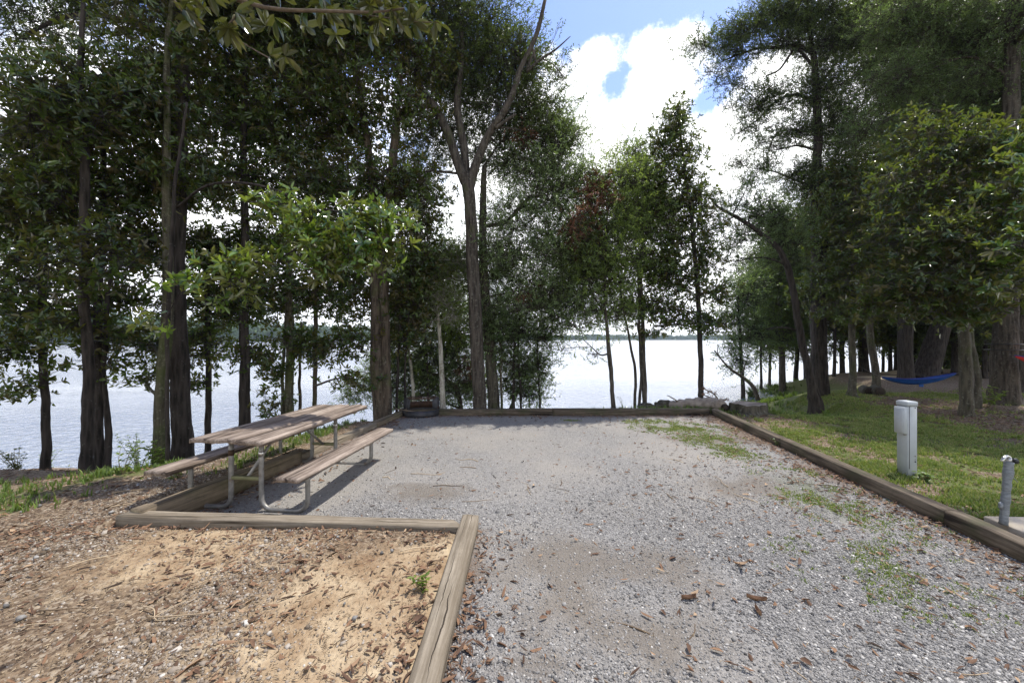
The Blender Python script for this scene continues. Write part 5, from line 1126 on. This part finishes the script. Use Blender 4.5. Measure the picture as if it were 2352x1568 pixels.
x, y, r = scatter_pts(190000, 22, -6, -.4, 1.5, 8, lambda x, y: inview(x, y)*bayp(x, y)*np.clip((2.5/y)**1.2, 0, 1)*(.06+.65*sstep(.42, .62, fbm(x*1.1+1, y*1.1+6)))*(1-.85*sstep(-2.0, -.9, x)*sstep(3.3, 2.5, y)), .6)
s = np.clip(r.lognormal(-4.75, .45, len(x)), .004, .036)
stones('pebbles', 'mixed pebbles scattered over the orange dirt', x, y, hz(x, y), s, M['pebbles'], r, cat='pebbles')
x, y, r = scatter_pts(110, 23, -5, 4, 1.8, 4.5, lambda x, y: inview(x, y)*(bayp(x, y)|in_poly(x, y, PAD)))
stones('small_rocks', 'few larger angular stones lying among the gravel and dirt', x, y, hz(x, y)+.012, np.clip(r.lognormal(-3.8, .3, len(x)), .012, .04), M['stones'], r, cat='rocks', rnd=np.clip(r.normal(.45, .2, len(x)), 0, 1))

def fallen(name, label, x, y, z, L, W, mat, r, lift=.012, rndm=.5):
    n_ = len(x); a = r.random(n_)*6.28; d = np.stack([np.cos(a), np.sin(a), r.normal(0, .16, n_)], -1); nm = np.stack([r.normal(0, .35, n_), r.normal(0, .35, n_), np.where(r.random(n_) < .5, 1., -1.)], -1)
    g = Geo(); leaves(g, np.stack([x, y, z+lift*r.uniform(.3, 1.6, n_)], -1), d, nm, L, W, np.clip(r.normal(rndm, .24, n_), 0, 1), True, .22, .14)
    return tag(g.build(name, mat), label, 'leaf litter', kind='stuff')
def litp(x, y):
    e_r = np.interp(y, [-8, .2, 3, 8.75], [3.3, 3.55, 3.84, 4.42])-x; e_l = x-timber_x(y)-.08; pad = in_poly(x, y, PAD)
    p = pad*(np.exp(-np.clip(e_r, 0, 9)/.22)+.28*np.exp(-np.clip(e_r, 0, 9)/1.1)+np.exp(-np.abs(8.75-y)/.18)*.7+(y > 3.4)*np.exp(-np.clip(e_l, 0, 9)/.28)*.8+(y < 3.5)*np.exp(-np.clip(x+.37, 0, 9)/.16)+.015)
    bay = ((x < -.5)&(y < 3.52)); p = p+bay*(np.exp(-np.abs(x+.5)/.14)*.8+np.exp(-np.abs(3.5-y)/.18)*.9+.05+.25*sstep(.5, .7, fbm(x*1.4+9, y*1.4)))
    lf = (x < timber_x(y)-.1); p = p+lf*.18+(x > 4.1+(y-3)*.1)*(.20+.5*blob_px(x, y, [(2200, 945, 4.5, 1.1), (1980, 930, 2.6, 1.2), (1850, 935, 1.6, .9), (2350, 960, 3, 1.2), (2240, 1190, .8, .4)]))
    return np.clip(p, 0, 1)*(shore_d(x, y) > .3)
x, y, r = scatter_pts(170000, 24, -9, 12, 1.6, 13, lambda x, y: inview(x, y)*litp(x, y), .5)
z_ = np.where(in_poly(x, y, PAD), padz(x, y)+.014, hz(x, y))
fallen('leaf_litter', 'brown fallen leaves gathered along the timbers and lawn', x, y, z_, np.clip(r.lognormal(-3.15, .45, len(x)), .018, .12), np.clip(r.lognormal(-4.15, .4, len(x)), .008, .04), M['litter'], r)
# bark chips and needles
x, y, r = scatter_pts(75000, 25, -6, 5, 1.6, 9, lambda x, y: inview(x, y)*(bayp(x, y)*.8+in_poly(x, y, PAD)*.08)*np.clip((3/y), 0, 1), .6)
z_ = np.where(in_poly(x, y, PAD), padz(x, y)+.016, hz(x, y)+.004); a = r.random(len(x))*6.28; L = r.uniform(.006, .03, len(x))
g = Geo(); p0_ = np.stack([x, y, z_+.004], -1); sticks(g, p0_, p0_+np.stack([np.cos(a)*L, np.sin(a)*L, r.normal(0, .004, len(x))], -1), r.uniform(.001, .004, len(x)), .001, 3, np.clip(np.repeat(r.random(len(x)), 6), 0, 1))
tag(g.build('bark_chips', M['chips']), 'bark chips and needles strewn over dirt and gravel', 'bark chips', kind='stuff')
# longer twigs
g = Geo(); r = np.random.default_rng(26); k = 0
while k < 70:
    x0, y0 = r.uniform(-4.5, 4), r.uniform(1.9, 5.5)
    if not (inview(x0, y0) and (bayp(np.array(x0), np.array(y0)) or (in_poly(np.array(x0), np.array(y0), PAD) and r.random() < .25))): continue
    a = r.uniform(0, 3.14) if x0 > -.5 else r.normal(.6, .5); L = r.uniform(.08, .45); zz = hz1(x0, y0)+.02; k += 1
    d = np.array([math.cos(a), math.sin(a), 0]); p_ = np.array([x0, y0, zz]); nrml = np.array([-d[1], d[0], 0])
    c = catmull([p_, p_+d*L*.35+nrml*r.normal(0, .05)*L+[0, 0, .006], p_+d*L*.7+nrml*r.normal(0, .08)*L, p_+d*L], 4); tube(g, c, np.linspace(.0045, .002, len(c))*r.uniform(.6, 1.3), 5, .15, a=r.random())
tag(g.build('fallen_twigs', M['chips']), 'thin dry twigs and roots lying on the dirt', 'twigs', kind='stuff')
# prominent fallen leaves
for k, (x, y, a, L, lb) in enumerate([(1582, 1378, .1, .10, 'brown curled leaf on the gravel, left of the pair of brown leaves'), (1738, 1381, -.35, .115, 'long brown leaf, upper one of the pair on the gravel'), (1741, 1410, 1.45, .085, 'curled brown leaf, lower one of the pair on the gravel'), (1703, 1297, .05, .10, 'tan flat leaf lying alone on the gravel above the pair'), (1992, 1363, 0, .0, '')][:4]):
    p = G(x, y, .02); g = Geo(); d = np.array([math.cos(a), math.sin(a)*1.0, 0.02]); n_ = 9; t_ = np.linspace(0, 1, n_); V = []
    sd_ = np.array([-d[1], d[0], 0])
    for tt in t_:
        w_ = L*.19*math.sin(math.pi*min(1, tt*.92+.04))**.8
        for s_ in (-1, -.5, 0, .5, 1): V.append(p+d*L*(tt-.5)+sd_*s_*w_*.8+np.array([0, 0, .022*abs(s_)**1.6*(1 if k != 3 else .4)+.014*(2*tt-1)**2+.006]))
    i, j = np.meshgrid(np.arange(n_-1), np.arange(4), indexing='ij'); q = (i*5+j).ravel(); g.add(V, [np.stack([q, q+1, q+6, q+5], -1)], .62+.1*k)
    tag(g.build('fallen_leaf', M['litter'], None, True), lb, 'leaf', 'large brown leaves lying on the gravel')

# grass
def blades(name, label, x, y, z, h_, mat, r, wid=.004, tuft=1, cat='grass', spread=.5, tone=.4):
    if tuft > 1:
        n0 = len(x); x = np.repeat(x, tuft)+r.normal(0, .014, n0*tuft); y = np.repeat(y, tuft)+r.normal(0, .014, n0*tuft); z = np.repeat(z, tuft); h_ = np.repeat(h_, tuft)*r.uniform(.6, 1.2, n0*tuft); tn = np.repeat(r.normal(0, .15, n0), tuft)
    else: tn = 0
    n_ = len(x); a = r.random(n_)*6.28; ln = r.uniform(.1, spread+.3, n_)*h_; w_ = wid*r.uniform(.6, 1.5, n_)*(1+y*.05)
    d = np.stack([np.cos(a), np.sin(a)], -1); s_ = np.stack([-np.sin(a), np.cos(a)], -1); b = np.stack([x, y, z], -1)
    def pt(f, hf, wf, sg): return b+np.stack([d[:, 0]*ln*f+s_[:, 0]*w_*wf*sg, d[:, 1]*ln*f+s_[:, 1]*w_*wf*sg, h_*hf], -1)
    V = np.stack([pt(0, 0, 1, -1), pt(0, 0, 1, 1), pt(.35, .6, .8, 1), pt(.35, .6, .8, -1), pt(1, .95, 0, 0)], 1); k = (np.arange(n_)*5)[:, None]
    g = Geo(); g.add(V.reshape(-1, 3), [k+np.array([[0, 1, 2, 3]]), k+np.array([[3, 2, 4]])], np.repeat(np.clip(tone+tn+r.normal(0, .2, n_), 0, 1), 5))
    return tag(g.build(name, mat), label, cat, kind='stuff')
def gp(x, y):
    s_, g_, t_ = ground_masks(x, y); return g_*(1-in_poly(x, y, PAD))*(.12+.88*sstep(.36, .56, fbm(x*3, y*3)))
def offt(x, y): return ~((np.abs(x-rt(y)) < .1)&(y < 9)) & ~((np.abs(x-timber_x(y)) < .14)&(y > 3)) & ~((x > 3.75)&(x < 5.3)&(y < 3.75)&(y > 2.9)&(x < 5.3)) & ~((y > 8.78)&(y < 9.0)&(x < 4.6)&(x > -2.6))
x, y, r = scatter_pts(420000, 31, 3.6, 16, 2.2, 13.5, lambda x, y: inview(x, y)*gp(x, y)*offt(x, y)*np.clip((6/y), 0, 1))
blades('lawn_grass', 'short patchy green grass on the lawn right of the campsite', x, y, hz(x, y), r.uniform(.02, .04, len(x))+.035*r.random(len(x))*(fbm(x*2.5, y*2.5+7) > .5), M['grass'], r, .0035, 4, tone=.78)
x, y, r = scatter_pts(16000, 32, 5.2, 24, 9, 34, lambda x, y: (np.abs(x) < y*1.3)*(shore_d(x, y) < 3.3)*(shore_d(x, y) > .15)*(x > 6.0)*sstep(3.4, .8, shore_d(x, y)))
blades('shore_grass', 'tall lush green grass on the shore bank of the point', x, y, hz(x, y), r.uniform(.07, .26, len(x)), M['grass'], r, .009, 5, tone=.35)
x, y, r = scatter_pts(30000, 33, -14, -2.5, 2.6, 10, lambda x, y: inview(x, y)*gp(x, y)*offt(x, y)*(shore_d(x, y) > .1))
blades('bank_grass', 'patchy grass on the shaded bank left of the picnic table', x, y, hz(x, y), r.uniform(.03, .11, len(x)), M['grass'], r, .005, 4, tone=.45)
x, y, r = scatter_pts(3500, 34, -3, 8, 8.9, 10.6, lambda x, y: (shore_d(x, y) > .3)*offt(x, y)*(.12+.88*(x > 2.4)))
blades('edge_weeds', 'low weeds growing behind the back timber', x, y, hz(x, y), r.uniform(.04, .14, len(x)), M['grass'], r, .005, 5, tone=.4)
def pg(x, y):
    l_, g_, _ = pad_masks(x, y); return np.clip(g_*1.2-.25, 0, 1)*in_poly(x, y, PAD)*(fbm(x*5, y*5) > .45)
x, y, r = scatter_pts(130000, 35, -.4, 4.5, 2.0, 8.75, pg)
blades('pad_weeds', 'small weeds and grass tufts growing through the gravel', x, y, padz(x, y)+.01, r.uniform(.008, .028, len(x)), M['grass'], r, .003, 5, tone=.72, spread=.9)

# small plants: separate things
def plant(name, label, x, y, Z, hpx, kind, seed, group='small plants at the water edge', n_=5, lf='oak', sc_=.8):
    r = np.random.default_rng(seed); b = P(x, y, Z); b[2] = hz1(b[0], b[1]) if kind != 'pad' else .015; h_ = hpx/F*Z; root = empty(name, tuple(b)); g, gl = Geo(), Geo()
    for k in range(n_):
        e = np.array([r.normal(0, .22)*h_, r.normal(0, .22)*h_, h_*r.uniform(.6, 1.0)]); c = catmull([(0, 0, -.02), e*.5+r.normal(0, .02, 3), e], 5); tube(g, c, np.linspace(.006, .002, len(c)), 5)
        m_ = max(4, int(h_*16)); tt = np.linspace(.2, 1, m_); pp_ = np.array([c[min(len(c)-1, int(q*(len(c)-1)))] for q in tt])+r.normal(0, .015, (m_, 3)); q_ = 3
        pp_ = np.repeat(pp_, q_, 0); a = r.random(len(pp_))*6.28; d = np.stack([np.cos(a), np.sin(a), r.normal(.15, .3, len(pp_))], -1)
        leaves(gl, pp_, d, np.array([0, 0, 1.])+r.normal(0, .3, (len(pp_), 3)), .065*sc_*r.uniform(.6, 1.2, len(pp_)), .03*sc_, np.clip(r.normal(.6, .2, len(pp_)), 0, 1), True)
    g.build('stem', M['twig_green'], root); gl.build('leaves', M[lf], root); tag(root, label, 'plant', group)
plant('leafy_sapling', 'single leafy green shoot rising from the left bank beside the bench', 283, 1118, 4.9, 80, 'g', 1, None, 3, 'oak_bright', .9)
plant('waterside_shrub', 'leftmost low shrub at the water edge', 110, 1035, 8.3, 45, 'g', 2, n_=9)
plant('waterside_shrub', 'loose shrub at the water edge right of the twin stems', 318, 1040, 8.6, 90, 'g', 3, n_=10, lf='oak_bright', sc_=.9)
plant('waterside_shrub', 'leafy shoot hugging the foot of the grey lichen-mottled trunk', 367, 1080, 6.6, 70, 'g', 4, n_=5, lf='oak_bright', sc_=1.5)
plant('waterside_shrub', 'dark low shrub in the bottom left shade', 40, 1075, 6.9, 60, 'g', 5, n_=10, lf='magnolia')
plant('waterside_shrub', 'low shrub seen through the table legs', 545, 1020, 7.6, 40, 'g', 6, n_=8)
plant('waterside_shrub', 'small shrub beside the foot of the stout brown trunk', 808, 960, 9.2, 38, 'g', 7, n_=7, lf='oak_bright')
plant('waterside_shrub', 'leafy plant on the bank left of the near bench end', 410, 1108, 4.6, 38, 'g', 8, n_=7, lf='oak_bright')
plant('waterside_shrub', 'wispy weed stalk beside the slim leaning oak', 1432, 938, 9.5, 42, 'g', 9, n_=2, sc_=.5)
plant('waterside_shrub', 'leafy weed at the foot of the grey service post', 2122, 1098, 4.75, 24, 'g', 10, n_=9)
plant('waterside_shrub', 'yellow-green weed at the foot of the huge roped trunk', 2268, 928, 9.9, 50, 'g', 11, n_=4, lf='oak_bright', sc_=1.6)
plant('waterside_shrub', 'bushy green clump on the grassy point at the shoreline', 1725, 885, 20, 28, 'g', 12, n_=16, sc_=2)
plant('waterside_shrub', 'green clump on the right timber, lower right of the stump', 1790, 1022, 6.3, 22, 'g', 13, n_=8)
plant('gravel_weed', 'green sprig against the foreground timber', 975, 1368, 2.55, 34, 'g', 14, None, 3, 'oak_bright', .7)
for o in bpy.data.objects:
    if o.name.startswith('waterside_shrub'): pass
# haze: the far shore fades a little to blue
g = Geo(); box(g, (300, 850, 48), (3700, 2100, 106)); hz_o = g.build('haze', None)
m_h = bpy.data.materials.new('haze'); m_h.use_nodes = True; tt_ = m_h.node_tree; tt_.nodes.remove(tt_.nodes['Principled BSDF'])
pv = tt_.nodes.new('ShaderNodeVolumePrincipled'); pv.inputs['Color'].default_value = (.72, .84, 1, 1); pv.inputs['Density'].default_value = .0002; pv.inputs['Anisotropy'].default_value = .2
tt_.links.new(pv.outputs[0], tt_.nodes['Material Output'].inputs['Volume']); hz_o.data.materials.append(m_h); tag(hz_o, 'faint bluish haze over the lake', 'haze', kind='stuff')
